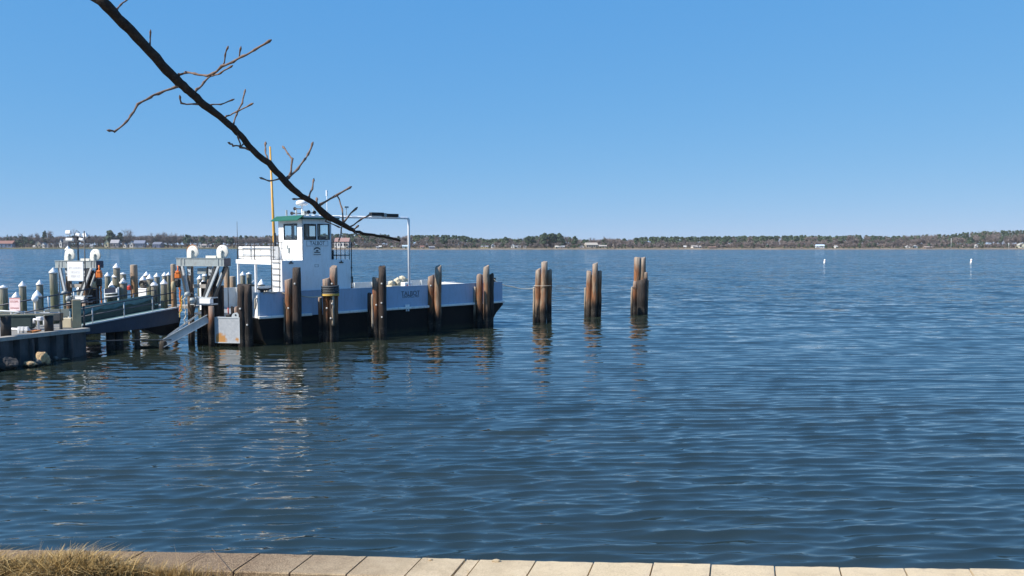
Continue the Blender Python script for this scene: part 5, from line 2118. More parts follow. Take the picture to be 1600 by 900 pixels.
# pier carrying the locker
a, b = at(196, 478, 56.0), at(312, 476, 56.0)
pier = thing('dock_walkway', 'narrow plank walkway of marina behind the loading ramp', 'dock', (a.x, a.y, 0))
zt_ = 1.45
MB().box((a.x - 3, a.y - .9, zt_ - .16), (b.x, a.y + .9, zt_)).build('walkway_deck', M['plank'], pier, world=True)
for px in (205, 240, 275, 305):
    q = at(px, 480, 56.0)
    MB().tube([(q.x, q.y - .6, -1), (q.x, q.y - .6, zt_ - .163)], .14, 10).build('walkway_pile', M['pile_t'], pier, world=True)
p = at(201.8, 449, 49.9)
mb = MB().bevel_box((p.x - .10, p.y - .1, p.z - .18), (p.x + .10, p.y + .1, p.z + .10), .05).lathe([(.03, 0), (.03, .06)], (p.x, p.y, p.z + .10), 8)
small('red_canister', 'small red canister fixed to the left side of the tan uncapped pile', 'canister', mb, M['red'], (p.x, p.y, p.z))

# dark timber bents under the ramp
for px, py, lab in ((172, 520, 'dark squat pile under the ramp, nearer the bulkhead corner'), (186, 519, 'dark squat pile under the ramp, left of its black shaded belly'), (214, 512, 'pale footed pile under the middle of the ramp')):
    b0 = atz(px, py + 26, 0)
    Y = 43.6 + (px - 172) * .02
    q = at(px, py - 6, Y)
    st_ = thing('ramp_pile', lab, 'pile', (q.x, q.y, 0), group='piles under the loading ramp')
    MB().tube([(q.x, q.y, -1.2), (q.x, q.y, q.z)], .21 if px < 200 else .14, 12, jitter=.06).build('pile', M['pile_d'] if px < 200 else M['pile_b'], st_, world=True)

# rocks at the foot of the bulkhead
for px, pyb, sx, sz, m_, lab in ((64, 571, .38, .40, 'rock', 'big tan sunlit boulder at the foot of the bulkhead'),
                                (44, 574, .34, .22, 'rock', 'low tan rock sloping into the water left of the big boulder'),
                                (58, 572, .22, .24, 'rock_g', 'grey brown rock wedged beneath the big tan boulder'),
                                (31, 569, .26, .22, 'rock_g', 'pale grey block of rock at the foot of the bulkhead'),
                                (10, 578, .50, .40, 'rock_d', 'large dark wet rock at the left edge of the water'),
                                (12, 566, .45, .35, 'rock_d', 'dark rock behind the large wet rock at left edge'),
                                (85, 563.5, .20, .12, 'rock_g', 'small grey rock right of the big tan boulder'),
                                (100, 563, .26, .07, 'rock', 'flat tan rock barely above water near bulkhead corner'),
                                (-25, 582, .5, .4, 'rock_d', 'dark wet rock just outside the left edge'),
                                (78, 566, .12, .09, 'rock_g', 'smallest grey rock in the water beside the big tan boulder')):
    p = atz(px, pyb, 0)
    lump('rock', lab, 'rock', (p.x, p.y + .1, sz * .45), (sx * .95, sx * .8, sz * 1.05), M[m_], px + 77, sub=4, group='rocks along the bulkhead')

# ------------------------------------------------------------------ capped marina piles
def capped_pile(px, ytip, wpx, label, mat='pile_t', cap=True, capk=1.0, Y=None, grp='white capped marina piles'):
    if Y is None:
        Y = .40 * F / wpx
    Y = min(Y, 66)
    Y = max(Y, 43.8 if px < 95 else 52.5)
    tip = at(px, ytip, Y)
    r = wpx / 2 / F * Y
    t = thing('mooring_pile', label, 'pile', (tip.x, tip.y, 0), group=grp)
    hc = r * 1.45 * capk
    zt_ = tip.z - hc if cap else tip.z
    lean = random.gauss(0, .03)
    MB().tube([(lean, 0, -1.2), (lean * .5, 0, zt_ * .5), (0, 0, zt_ - .03), (0, 0, zt_)], [r * 1.05, r, r * .96, r * .93], 14, jitter=.05).build('pile_shaft', M[mat], t)
    if cap:
        MB().lathe([(r * 1.08, zt_ - .05), (r * 1.12, zt_ + .002), (r * 1.08, zt_ + .03), (r * .12, zt_ + hc - .02), (.01, zt_ + hc)], (0, 0, 0), 18).build('pile_cap', M['cap'], t)
    else:
        MB().lathe([(r * .90, zt_ + .001), (r * .75, zt_ + .02), (.02, zt_ + .03)], (0, 0, 0), 14).build('pile_head', M['plank'], t)
    return t


PL = [
    (5, 445, 12.4, 'thick capped pile cut by the left edge of the picture', .45),
    (25, 456, 11, 'capped pile directly behind the pale pink warning sign', 1),
    (35, 439, 10.5, 'tall capped pile just right of the pale pink warning sign', 1),
    (58, 453, 12.4, 'stout capped pile with a white float ball in front', 1),
    (62, 437, 10, 'capped pile rising behind the float ball pile', 1),
    (83, 418, 11.6, 'tallest capped pile, dark banded, left of square white sign', .9),
    (84, 434, 10.6, 'capped pile in the middle of three stacked up left of the square white sign', 1),
    (86, 448, 11, 'lowest of three capped piles left of the square white sign', 1),
    (101, 438, 6.2, 'slim capped pile seen under lower left corner of square white sign', 1),
    (106, 384, 8.5, 'capped pile head showing behind the left sheave of farther gantry', 1),
    (124, 446, 8, 'capped pile glimpsed below the square white sign', 1),
    (168, 425, 8.4, 'capped pile just right of the orange hoist on farther gantry', 1),
    (182, 411, 10, 'tallest capped pile left of the tan uncapped pile', 1),
    (180.5, 425, 10.4, 'capped pile in front of the tallest one left of tan uncapped pile', 1),
    (176.5, 437, 13, 'broad white cap showing over the dark blue panel', 1.2),
    (192.4, 425.5, 9, 'capped pile with a flattened cap left of the tan uncapped pile', .35),
    (192.6, 434, 11, 'capped pile nearest the dark blue panel on its right side', 1),
    (229, 424, 8.6, 'highest capped pile of the bunch above the white dock locker', 1),
    (223.5, 430.5, 9.4, 'capped pile left in the bunch above the white dock locker', 1),
    (234, 428, 10, 'capped pile right in the bunch above the white dock locker', 1),
    (240.5, 438, 10.5, 'low capped pile at right end of the white dock locker', 1),
    (245, 426, 8.6, 'lone capped pile between locker bunch and pair by the gantry', 1),
    (257, 425, 7.8, 'left of two slim capped piles beside the tan pile at gantry', 1),
    (263.4, 425, 6.2, 'right and slimmer of two capped piles beside the tan pile at gantry', 1),
    (256, 436, 10, 'low capped pile with a rope below the slim pair by the gantry', 1),
    (312, 430, 8, 'capped pile seen through the near gantry, left one', 1),
    (320, 425, 8, 'capped pile seen through the near gantry, taller one', 1),
    (317, 437, 10.4, 'low broad cap seen through the near gantry', 1),
    (379.2, 424, 7.8, 'capped pile seen under ferry platform, with pointed cap', 1),
    (389, 425, 8, 'capped pile seen under ferry platform, with flattened cap', .5),
    (396.5, 438, 8, 'white cap half hidden by the post of the ferry platform', 1),
    (408.5, 436, 10.4, 'low wide white cap under right part of ferry platform', 1.1),
]
for px, yt, w_, lab, ck in PL:
    Yk = None
    if px == 106: Yk = 62
    if px > 370: Yk = 62.5 + (px - 379) * .05
    capped_pile(px, yt, w_, lab, capk=ck, Y=Yk)
for px, yt, w_, lab, Yk in ((209, 414, 11, 'tan uncapped pile with a split face, left of the white dock locker', 50),
                            (270.5, 413, 8, 'tan uncapped pile behind the orange hoist at the near gantry', 50),
                            (355, 417, 7, 'thin brown uncapped pile behind right end of near gantry beam', 60),
                            (353.5, 432, 8, 'short brown uncapped pile left of its broader twin by the gantry', 61),
                            (363.5, 432, 10, 'broad brown uncapped pile stub right of near gantry', 61)):
    capped_pile(px, yt, w_, lab, mat='pile_tan', cap=False, Y=Yk, grp='uncapped tan marina piles')

# ------------------------------------------------------------------ channel buoys
for px, yb, lab in ((1288, 411.5, 'white can buoy on open water, nearer the middle of the picture'), (1517, 411.0, 'white can buoy on open water toward the right edge')):
    p = atz(px, yb, 0)
    s = p.y / F * .82
    b_ = thing('channel_buoy', lab, 'buoy', p, (R(2), R(6), 0), group='white channel buoys')
    MB().lathe([(1.2 * s, -.6), (1.6 * s, .2), (1.6 * s, 4.2 * s), (1.45 * s, 4.3 * s)], (0, 0, 0), 16).build('buoy_body', M['cap'], b_)
    MB().lathe([(1.45 * s, 5.0 * s), (1.5 * s, 5.1 * s), (1.4 * s, 7.6 * s), (.5 * s, 8.0 * s)], (0, 0, 0), 16).build('buoy_head', M['cap'], b_)
    MB().lathe([(1.35 * s, 4.301 * s), (1.35 * s, 4.999 * s)], (0, 0, 0), 16).build('buoy_band', M['orange'], b_)

# ------------------------------------------------------------------ the far shore
SHORE = [(-900, 389.4), (-200, 388.9), (0, 389.0), (300, 388.9), (420, 389.1), (520, 389.8), (640, 390.2), (850, 390.0), (1000, 390.0), (1300, 390.0), (1600, 389.6), (1800, 389.4), (2500, 389.4)]


def shore_y(px):
    for (a, ya), (b, yb) in zip(SHORE, SHORE[1:]):
        if a <= px <= b:
            return 5.5 * F / (ya + (yb - ya) * (px - a) / (b - a) - 383)
    return 1100


SKY = [(-900, 368), (-100, 369), (0, 369.5), (15, 368), (40, 369), (60, 369.5), (95, 368), (130, 368), (165, 367.5), (200, 367), (260, 367), (300, 367), (350, 367.5), (390, 368), (420, 367),
       (470, 366), (505, 364.5), (550, 364), (590, 364), (606, 366), (612, 370), (622, 368), (640, 367), (690, 366.5), (728, 368), (738, 371.5), (752, 371), (765, 373.5), (790, 371.5),
       (805, 373), (815, 371.5), (830, 369), (842, 367), (852, 364.5), (872, 364.5), (882, 368), (895, 371), (910, 374), (930, 374), (950, 372), (985, 373.5), (992, 371), (1030, 369.5),
       (1100, 368.8), (1140, 368.4), (1200, 368), (1250, 367), (1300, 368.2), (1340, 366.5), (1362, 367.5), (1390, 368.8), (1415, 367), (1450, 365.3), (1480, 366), (1500, 363), (1540, 360), (1575, 359), (1600, 358.5), (1750, 359), (2500, 362)]


def sky_y(px):
    for (a, ya), (b, yb) in zip(SKY, SKY[1:]):
        if a <= px <= b:
            return ya + (yb - ya) * (px - a) / (b - a)
    return 368


def terrain_z(d):
    """height above the water at a distance d inland"""
    if d < 0: return -.8
    if d < 14: return -.2 + d * .09
    if d < 22: return 1.06 + (d - 14) * .10
    return 1.86 + min(3.0, (d - 22) * .012)


mb1, mb2 = MB(), MB()
pxs = list(range(-900, 2501, 25))
for mbx, ds in ((mb1, (-12, 0, 3, 7, 11, 14, 18)), (mb2, (18, 22, 40, 90, 180, 330, 600))):
    vs, fs = [], []
    for px in pxs:
        Y0 = shore_y(px) + 4 * mnoise.noise(Vector((px * .03, 0, 0)))
        for d in ds:
            Y = Y0 + d
            k = mnoise.noise(Vector((px * .05, d * .05, 3)))
            vs.append(((px - 800) / F * Y, Y, terrain_z(d) + (k * .35 if d > 2 else 0)))
    n = len(ds)
    for i in range(len(pxs) - 1):
        for j in range(n - 1):
            a = i * n + j
            fs.append((a, a + n, a + n + 1, a + 1))
    mbx.add(vs, fs, True)
tag(mb1.build('beach', M['beach']), 'narrow pale sandy beach along the far shore', 'beach', kind='structure')
tag(mb2.build('far_ground', M['field']), 'grass and leaf litter ground behind the far beach', 'ground', kind='structure')


class Crowns:
    """leaf clumps of many crowns gathered into numpy lists"""

    def __init__(self):
        self.V, self.F, self.t = [], [], []
        self.n = 0

    def pine(self, x, y, z0, h, w_, dens=1.0, tone=.45, rs=np.random):
        k = max(5, int(8 * dens))
        for c in range(k):
            t = rs.random() ** .8
            zc = z0 + h * (.30 + .66 * t)
            rad = w_ * .5 * (.45 + .75 * math.sin(min(1, t * .9 + .12) * math.pi) ** .7) * .62
            a = rs.random() * 6.28
            off = w_ * .5 * (1 - t * .75) * rs.random() ** .6
            cx, cy = x + math.cos(a) * off, y + math.sin(a) * off
            tt = np.clip(tone + rs.normal(0, .20), 0, 1)
            self.blob(cx, cy, zc, rad, rad * .62, int(26 * dens), tt, rs, .75 * max(.7, w_ / 7))

    def cone(self, x, y, z0, h, w_, n=160, tone=.35, rs=np.random):
        """conical evergreen"""
        for c in range(9):
            t = c / 8.5
            rr = w_ * .5 * (1 - t) + .25
            self.blob(x, y, z0 + h * (.08 + .9 * t), rr, h * .09, max(8, int(n / 9 * (1.2 - t))), np.clip(tone + rs.normal(0, .15), 0, 1), rs, .7)

    def blob(self, x, y, z, r, rz, n, tone, rs, s):
        d = rs.normal(size=(n, 3))
        d /= np.linalg.norm(d, axis=1)[:, None] + 1e-9
        d[:, 2] = np.where(d[:, 2] < -.4, -d[:, 2], d[:, 2])
        rad = .7 + .4 * rs.random((n, 1))
        c = np.array([x, y, z]) + d * rad * np.array([r, r, rz])
        nn = d + rs.normal(0, .45, (n, 3))
        nn /= np.linalg.norm(nn, axis=1)[:, None]
        u = np.cross(nn, rs.normal(size=(n, 3)))
        u /= np.linalg.norm(u, axis=1)[:, None] + 1e-9
        v = np.cross(nn, u)
        sz = s * (.6 + .8 * rs.random((n, 1)))
        q = np.stack([c - u * sz - v * sz * .6, c + u * sz - v * sz * .6, c + u * sz * .7 + v * sz * .7, c - u * sz * .7 + v * sz * .7], 1).reshape(-1, 3)
        self.V.append(q)
        self.F.append((np.arange(n * 4) + self.n).reshape(-1, 4))
        self.n += n * 4
        self.t.append(np.clip(tone + rs.normal(0, .10, n), 0, 1))

    def bare(self, x, y, z0, h, w_, n=150, tone=.4, rs=np.random, thick=.16):
        """leafless crown: limbs plus sprays of twigs, tapering sticks"""
        # limbs
        L = []
        nl = 7
        base = np.array([x, y, z0 + h * .22])
        for k in range(nl):
            a = 6.28 * (k + rs.random()) / nl
            up = .55 + .5 * rs.random()
            tip = np.array([x + math.cos(a) * w_ * .42 * rs.random() ** .5, y + math.sin(a) * w_ * .42, z0 + h * (.22 + .66 * up)])
            L.append((base, tip, .12 + .02 * h / 3))
        a = np.array([l[0] for l in L]); b = np.array([l[1] for l in L])
        th = np.array([l[2] for l in L])
        self.sticks(a, b, th * .5, np.full(len(L), max(0, tone - .25)), rs)
        # twigs fan from points along limbs
        i = rs.integers(0, nl, n)
        t = .25 + .75 * rs.random(n) ** .7
        p = a[i] + (b[i] - a[i]) * t[:, None]
        d = rs.normal(size=(n, 3)) * np.array([1, 1, .55]) + np.array([0, 0, .75])
        d /= np.linalg.norm(d, axis=1)[:, None]
        ln = (h * .10 + w_ * .10) * (.6 + .9 * rs.random(n))
        self.sticks(p, p + d * ln[:, None], np.full(n, thick) * (.6 + .8 * rs.random(n)), np.clip(tone + rs.normal(0, .16, n), 0, 1), rs)

    def sticks(self, a, b, th, tone, rs):
        n = len(a)
        d = b - a
        s = np.cross(d, rs.normal(size=(n, 3)))
        s /= np.linalg.norm(s, axis=1)[:, None] + 1e-9
        s = s * th[:, None]
        q = np.stack([a - s, a + s, b + s * .5, b - s * .5], 1).reshape(-1, 3)
        self.V.append(q)
        self.F.append((np.arange(n * 4) + self.n).reshape(-1, 4))
        self.n += n * 4
        self.t.append(tone)

    def build(self, name, mat, parent=None, loc=(0, 0, 0)):
        return tone_mesh(name, np.concatenate(self.V), np.concatenate(self.F), np.concatenate(self.t), mat, parent, loc)


rs = np.random.default_rng(5)
pine_wood, bare_wood = Crowns(), Crowns()


def share_pine(px, row):
    """how much of the back row is evergreen along the shore"""
    if px < 290: b = .16
    elif px < 500: b = .40
    elif px < 612: b = .92
    elif px < 640: b = .12
    elif px < 745: b = .92
    elif px < 840: b = .55
    elif px < 885: b = .85
    elif px < 990: b = .12
    elif px < 1330: b = .90
    elif px < 1395: b = .80
    elif px < 1480: b = .35
    else: b = .72
    return b if row in (0, 2) else b * (.32 if px < 500 or px > 745 else .55)


px = -260.0
while px < 1860:
    px += rs.uniform(2.6, 4.2)
    for row, (dmin, dmax) in enumerate(((75, 170), (45, 75), (180, 300))):
        q = px + rs.uniform(-3, 3)
        D = rs.uniform(dmin, dmax)
        Y = shore_y(q) + D
        z0 = terrain_z(D)
        top = zat(sky_y(q) + abs(rs.normal(0, .7)) + (0, rs.uniform(.5, 4.5) if q < 520 else rs.uniform(4.5, 9.5), .3)[row], Y)
        h = max(6, top - z0)
        x = (q - 800) / F * Y
        if rs.random() < share_pine(q, row):
            pine_wood.pine(x, Y, z0, h, rs.uniform(5.5, 8.5), dens=1.0, tone=.42 + .12 * math.sin(q * .05), rs=rs)
        else:
            bare_wood.bare(x, Y, z0, h * rs.uniform(.93, 1.05), rs.uniform(7, 11), n=330, tone=.42 + .22 * math.sin(q * .021 + row), rs=rs, thick=.16)
# low scrub and front trees
px = -260.0
while px < 1860:
    px += rs.uniform(3.0, 5.5)
    D = rs.uniform(24, 46)
    Y = shore_y(px) + D
    z0 = terrain_z(D)
    x = (px - 800) / F * Y
    right = px > 980
    h = rs.uniform(4.5, 9.5)
    if px < 480 and rs.random() < .35: continue
    if rs.random() < .20:
        pine_wood.blob(x, Y, z0 + h * .35, rs.uniform(1.8, 3.6), h * .35, 50, np.clip(rs.normal(.3, .15), 0, 1), rs, .8)
    else:
        bare_wood.bare(x, Y, z0 - h * .15, h * 1.1, rs.uniform(5, 9), n=200, tone=np.clip(rs.normal(.5, .18), 0, 1), rs=rs, thick=.14)
# undergrowth
px = -260.0
while px < 1860:
    px += rs.uniform(1.6, 3.2)
    D = rs.uniform(30, 90)
    Y = shore_y(px) + D
    x = (px - 800) / F * Y
    bare_wood.blob(x, Y, terrain_z(D) + 1.5, rs.uniform(2, 4), rs.uniform(1.5, 4), 24, np.clip(rs.normal(.25, .15), 0, 1), rs, .8)
# shrubs and small trees on the lawns in front of the houses
px = -200.0
while px < 1840:
    px += rs.uniform(4, 11)
    D = rs.uniform(15, 20)
    Y = shore_y(px) + D
    x = (px - 800) / F * Y
    z0 = terrain_z(D)
    k = rs.random()
    if k < .35:
        pine_wood.blob(x, Y, z0 + .8, rs.uniform(.9, 1.9), rs.uniform(.8, 1.6), 26, np.clip(rs.normal(.25, .15), 0, 1), rs, .5)
    elif k < .75:
        bare_wood.bare(x, Y, z0 - .5, rs.uniform(3.5, 8), rs.uniform(3, 6), n=110, tone=np.clip(rs.normal(.35, .18), 0, 1), rs=rs, thick=.10)
    else:
        bare_wood.blob(x, Y, z0 + .6, rs.uniform(1, 2.4), rs.uniform(.6, 1.3), 22, np.clip(rs.normal(.3, .15), 0, 1), rs, .5)
tag(pine_wood.build('pine_wood', M['pine'], loc=(0, 1150, 2)), 'dark green pine wood in one mass along the far shore', 'woodland', kind='stuff')
tag(bare_wood.build('bare_wood', M['bare'], loc=(0, 1150, 2)), 'grey brown leafless wood in one mass along the far shore', 'woodland', kind='stuff')


def far_tree(kind, px, ytop, wpx, label, D=38, group='trees standing out on the far shore', tone=None):
    Y = shore_y(px) + D
    x = (px - 800) / F * Y
    z0 = terrain_z(D)
    h = zat(ytop, Y) - z0
    w_ = wpx / F * Y
    t = thing({'pine': 'pine_tree', 'cone': 'cedar_tree', 'bare': 'bare_tree'}[kind], label, 'tree', (x, Y, z0), group=group)
    cr = Crowns()
    if kind == 'pine':
        cr.pine(x, Y, z0, h * 1.0, w_ * .95, dens=1.9, tone=.32 if tone is None else tone, rs=rs)
        cr.build('crown', M['pine'], t)
    elif kind == 'cone':
        cr.cone(x, Y, z0, h, w_, n=240, tone=.2 if tone is None else tone, rs=rs)
        cr.build('crown', M['pine'], t)
    else:
        cr.bare(x, Y, z0, h, w_, n=420, tone=.42 if tone is None else tone, rs=rs, thick=.12)
        cr.build('crown', M['bare'], t)
    MB().tube([(0, 0, -.3), (0, 0, h * .3), (0, 0, h * (.55 if kind != 'bare' else .5))], [.42, .34, .14], 7).build('trunk', M['trunk'], t)


TREES = [
    ('cone', 13, 367, 7, 'dark cedar behind the long low house at far left'),
    ('cone', 18.5, 369, 9, 'broader dark cedar right of the long low house at far left'),
    ('cone', 37, 367.5, 6, 'pointed cedar, first of the evergreen clump left of the tall conifer'),
    ('pine', 30, 376, 10, 'low round evergreen nearest the long low house'),
    ('pine', 44, 371, 10, 'rounded evergreen in the middle of the far left clump'),
    ('pine', 52, 375, 8, 'low dark evergreen beside the far left house with a steep gable'),
    ('pine', 71, 360, 7, 'tall narrow conifer rising above the far left houses'),
    ('bare', 79, 359, 10, 'wispy bare tree touching the tall narrow conifer'),
    ('bare', 33, 363.5, 8, 'thin bare tree above the far left evergreen clump'),
    ('bare', 49, 364.5, 9, 'second thin bare tree above the far left evergreen clump'),
    ('bare', 60, 363, 9, 'bare tree between evergreen clump and tall narrow conifer'),
    ('bare', 121, 357, 11, 'bare tree crown seen above the floodlight cluster'),
    ('bare', 138, 360, 12, 'bare tree just right of the floodlight cluster'),
    ('pine', 173, 360.5, 15, 'big round topped pine behind the cream gabled house'),
    ('pine', 188, 363, 10, 'smaller round pine right of the big round topped one'),
    ('bare', 201, 357.5, 15, 'tall many stemmed bare tree standing right of the two round pines'),
    ('bare', 238, 362, 12, 'bare tree above the blue grey house'),
    ('bare', 248, 361, 10, 'tall bare tree above the dark blue house'),
    ('bare', 255, 361, 9, 'tall bare tree just right of the dark blue house'),
    ('bare', 264, 362.5, 12, 'bare tree left of the near gantry sheave with rusty rim'),
    ('bare', 274, 363, 9, 'bare tree behind the tan uncapped pile at the gantry'),
    ('pine', 293, 367.5, 12, 'dark pine above the rusty rimmed sheave'),
    ('pine', 316, 371, 12, 'pine between the two near gantry sheaves'),
    ('pine', 343, 373, 12, 'dark evergreen above the plain white sheave'),
    ('pine', 362, 372, 12, 'evergreen above the white lockers at the ferry stern'),
    ('pine', 790, 370.5, 10, 'lone round pine above the shore house with a white gable'),
    ('pine', 825, 368.5, 11, 'dark pine left of the tallest pine clump'),
    ('pine', 830, 370, 12, 'wide dark pine reaching to the shore, left of the tallest clump'),
    ('pine', 851, 364.5, 13, 'left pine of the tallest clump on the far shore'),
    ('pine', 862, 363.5, 13, 'middle pine of the tallest clump on the far shore'),
    ('pine', 874, 365, 13, 'right pine of the tallest clump on the far shore'),
    ('pine', 898, 369, 9, 'single round pine right of the tallest pine clump'),
    ('bare', 925, 371, 10, 'bare tree behind the big beige shore house'),
    ('bare', 949, 370, 16, 'wide pinkish bare tree right of the big beige shore house'),
    ('bare', 962, 373, 12, 'bare tree left of the stretch of dense pine wood'),
    ('cone', 1017, 378, 7, 'small dark cedar at the start of the right hand pine wood'),
    ('cone', 1111, 378, 6, 'small dark cedar behind the brown boathouse'),
    ('bare', 1357, 375, 10, 'pale rounded bare tree on the right hand shore'),
    ('bare', 1552, 366, 34, 'very broad spreading bare tree near the right edge'),
    ('bare', 1455, 369, 22, 'broad rust brown bare tree over the dock shed'),
    ('bare', 1430, 370, 16, 'bare tree above the pair of white gabled houses'),
    ('pine', 1515, 371, 10, 'dark evergreen left of the very broad bare tree'),
]
for t_ in TREES:
    far_tree(*t_, D=rs.uniform(34, 44))


def house(px, wpx, ytop, ybase, wall_c, roof_c, label, D=22, gable='side', chim=False, depth=.7, nwin=2):
    Y = shore_y(px) + D
    s = Y / F
    x = (px - 800) * s
    z0 = terrain_z(D) - .2
    ht = max(3.2, zat(ytop, Y) - z0)
    w_ = wpx * s * .92
    dp = max(5, w_ * depth)
    hw = ht * (.58 if gable == 'side' else .55)
    h = thing('shore_house', label, 'house', (x, Y, z0), (0, 0, R(rs.uniform(-12, 12))), group='houses along the far shore')
    wm = simple_cached(wall_c)
    rm = simple_cached(roof_c)
    mb = MB().box((-w_ / 2, 0, 0), (w_ / 2, dp, hw))
    if gable == 'front':
        mb.prism([Vector((-w_ / 2, 0, hw + .002)), Vector((w_ / 2, 0, hw + .002)), Vector((0, 0, ht - .25))], (0, 0, 0), (0, dp, 0))
    wl_ = mb.build('wall', wm, h)
    e_ = .5
    mb = MB()
    if gable == 'side':
        mb.prism([Vector((0, -e_, hw)), Vector((0, dp + e_, hw)), Vector((0, dp / 2, ht))], (-w_ / 2 - e_, 0, .004), (w_ / 2 + e_, 0, .004))
    else:
        for sg_ in (-1, 1):
            mb.prism([Vector((sg_ * (w_ / 2 + e_), 0, hw - .25)), Vector((0, 0, ht)), Vector((0, 0, ht - .25)), Vector((sg_ * (w_ / 2 + e_), 0, hw - .5))], (0, -e_, 0), (0, dp + e_, 0))
    rf = mb.build('roof', rm, h)
    if chim:
        MB().box((w_ * .2, dp * .5, ht - 1), (w_ * .2 + .9, dp * .5 + .9, ht + 1.1)).build('chimney', simple_cached((.25, .12, .09)), rf)
    for k in range(nwin):
        cx = -w_ / 2 + w_ * (k + .5) / nwin
        ww = min(.9, w_ / nwin * .28)
        MB().box((cx - ww, -.06, hw * .35), (cx + ww, -.004, hw * .78)).build('window', M['darkblue'], h)
    return h


_cache = {}


def simple_cached(c):
    if c not in _cache:
        _cache[c] = simple('house_paint_%d' % len(_cache), c, .7, .06, .5)
    return _cache[c]


WH, CR, GY_, BL, RB, DK, TN = (.56, .55, .53), (.64, .55, .34), (.22, .23, .25), (.14, .21, .33), (.26, .13, .10), (.07, .075, .085), (.42, .36, .28)
LB = (.38, .50, .58)
house(7, 26, 376, 387, BL, RB, 'long low blue grey house with red brown roof at the far left', gable='side', nwin=4)
house(60, 9, 375.5, 387, TN, RB, 'tan house with a steep reddish gable on far left shore', gable='front')
house(68, 7, 379, 387, WH, GY_, 'small white gabled house under the tall narrow conifer', gable='front')
house(55, 6, 383.5, 387.5, WH, WH, 'tiny white shed by the water at far left', nwin=1)
house(74, 5, 384, 387.5, WH, GY_, 'tiny white cottage with grey roof near the tall narrow conifer', nwin=1)
house(101, 13, 373.5, 387, (.16, .15, .16), DK, 'dark grey house with steep roof behind the left sheave', gable='side', chim=True)
house(95.5, 4.5, 373, 387, WH, GY_, 'narrow white gable end beside the dark grey steep roofed house', gable='front', nwin=1)
house(167, 6.5, 375, 388, CR, CR, 'cream yellow gabled house below the big round topped pine', gable='front', nwin=1)
house(179.5, 13, 374.5, 388, (.25, .24, .25), (.33, .32, .34), 'big grey roofed house right of the cream gabled house', gable='side', nwin=3)
house(143, 5, 382, 388, WH, GY_, 'small white house showing right of the farther gantry', nwin=1)
house(195, 5, 380, 387, WH, GY_, 'little white gabled house between grey roof and blue house', gable='front', nwin=1)
house(206, 6, 376.5, 387, WH, GY_, 'white gabled house beside the blue grey house', gable='front', nwin=1)
house(218, 17, 375.5, 388.2, (.20, .25, .34), (.17, .20, .27), 'broad blue grey house with long porch roof', nwin=5)
house(245, 15, 378, 388, (.08, .11, .20), (.12, .14, .19), 'dark blue house among bare trunks', nwin=4)
house(312.5, 5, 378, 387, WH, GY_, 'white gable end of a house between the two sheaves', gable='front', nwin=1)
house(323, 15, 381, 388, (.52, .46, .40), (.30, .26, .24), 'pale tan long house between the two sheaves', nwin=4)
house(534, 24, 371.5, 387, (.66, .64, .60), (.30, .18, .16), 'large white house with pinkish brown roof seen behind ferry railing', chim=True, nwin=5)
house(594, 4, 384.5, 389.5, WH, WH, 'tiny white hut on the shore left of the yellow cottage', nwin=1)
house(590, 4, 387, 389.8, WH, GY_, 'tiny white boat shed at the water left of the yellow cottage', nwin=1, D=15)
house(614.5, 8, 384.3, 390, (.70, .62, .30), GY_, 'small yellow cottage seen under the branch tip', nwin=2)
house(634, 11, 382.8, 389, LB, LB, 'pale blue house just left of the white arch post', nwin=3)
house(660, 6, 385, 389, TN, RB, 'small tan house right of the white arch post', nwin=2)
house(675, 9, 386, 389.5, BL, GY_, 'low blue boathouse right of the white arch post', nwin=2, D=16)
house(757, 12, 384, 390, (.62, .53, .28), GY_, 'yellowish low house at the shore left of the lone pine', nwin=3)
house(771, 6, 380.8, 388, WH, GY_, 'white A-frame house beside the yellowish low house', gable='front', nwin=1)
house(801, 6, 381.5, 389, WH, (.5, .5, .5), 'white gabled house below the lone round pine', gable='front', nwin=1)
house(809, 9, 384, 389, WH, GY_, 'low white house adjoining the gabled one below the lone pine', nwin=2)
house(820, 4, 384, 389, WH, GY_, 'narrow white house left of the wide dark pine', nwin=1)
house(875, 15, 385.6, 390, WH, WH, 'long low white house under the tallest pine clump', nwin=4)
house(909, 7, 382.5, 389, (.36, .35, .36), GY_, 'grey gabled house left of the big beige house', gable='front', nwin=1)
house(925, 20, 379, 389, TN, (.40, .36, .31), 'big beige house with tall chimney on the far shore', chim=True, nwin=5)
house(942, 13, 382.5, 389, TN, (.36, .33, .30), 'lower beige wing house right of the big beige one', nwin=3)
house(1070, 4, 386, 389.5, WH, WH, 'tiny white hut left of the pale long house on right shore', nwin=1)
house(1089, 15, 383.6, 389, (.66, .62, .58), (.45, .42, .40), 'pale long house left of the brown boathouse', nwin=4)
house(1113, 11, 386.2, 390, (.10, .08, .07), (.20, .13, .10), 'low dark brown boathouse at the water on right shore', nwin=1, D=14)
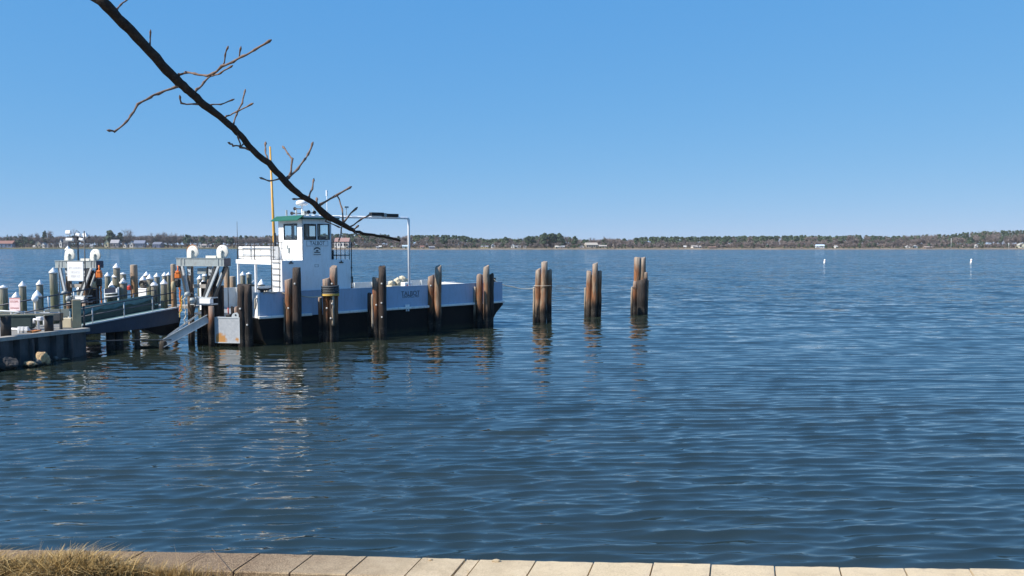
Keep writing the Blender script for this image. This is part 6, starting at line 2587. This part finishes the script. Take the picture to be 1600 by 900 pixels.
house(1281, 13, 382, 388.5, (.64, .70, .76), (.50, .62, .75), 'white house with light blue roof above the first buoy', nwin=3)
house(1307, 3.5, 386.5, 389, WH, WH, 'tiny white hut right of the light blue roofed house', nwin=1)
house(1418, 7, 384, 389, WH, WH, 'left white gabled house of a pair on right shore', gable='front', nwin=1)
house(1430, 7, 383.2, 389, (.66, .70, .72), WH, 'right white gabled house of a pair on right shore', gable='front', nwin=1)
house(1451, 12, 386.6, 389.8, (.22, .17, .13), (.34, .28, .24), 'low brown dock shed right of the white gabled pair', nwin=2, D=14)
house(1525, 4.5, 382, 388, WH, (.6, .58, .55), 'small white house alone under dark trees toward the right', gable='front', nwin=1)
house(1597, 14, 380, 389.5, (.70, .68, .52), (.42, .42, .38), 'white gabled house cut by the right edge of the picture', gable='front', nwin=2)

for px, y0, y1, lab in ((1486, 373, 388, 'tall white pole on the far right shore'), (1576, 380, 389.5, 'shorter white pole near the right edge of the far shore'),
                        (83, 382, 388, 'white pole on the far left shore by the tall conifer')):
    Y = shore_y(px) + 16
    p = at(px, y1, Y)
    z0 = terrain_z(16) - .2
    hh = zat(y0, Y) - z0
    t = thing('flag_pole', lab, 'pole', (p.x, Y, z0), group='white poles on the far shore')
    MB().tube([(0, 0, -.2), (0, 0, hh)], [.2, .13], 8).build('shaft', M['cap'], t)
    MB().lathe([(.1, 0), (.45, .25), (.1, .5)], (0, 0, hh), 8).build('ball', M['cap'], t)

# ------------------------------------------------------------------ thin spring haze over the river
hz, hnt, hb = new_mat('haze_air')
hnt.nodes.remove(hb)
pv = N(hnt, 'ShaderNodeVolumePrincipled')
pv.inputs['Color'].default_value = (.86, .92, 1.0, 1)
pv.inputs['Density'].default_value = 0.00006
pv.inputs['Anisotropy'].default_value = 0.0
hnt.links.new(pv.outputs[0], [n for n in hnt.nodes if n.type == 'OUTPUT_MATERIAL'][0].inputs['Volume'])
o = MB().box((-3300, -40, -3.2), (3300, 2100, 36)).build('haze', hz)
tag(o, 'thin pale haze in the air over the river', 'haze', kind='stuff')
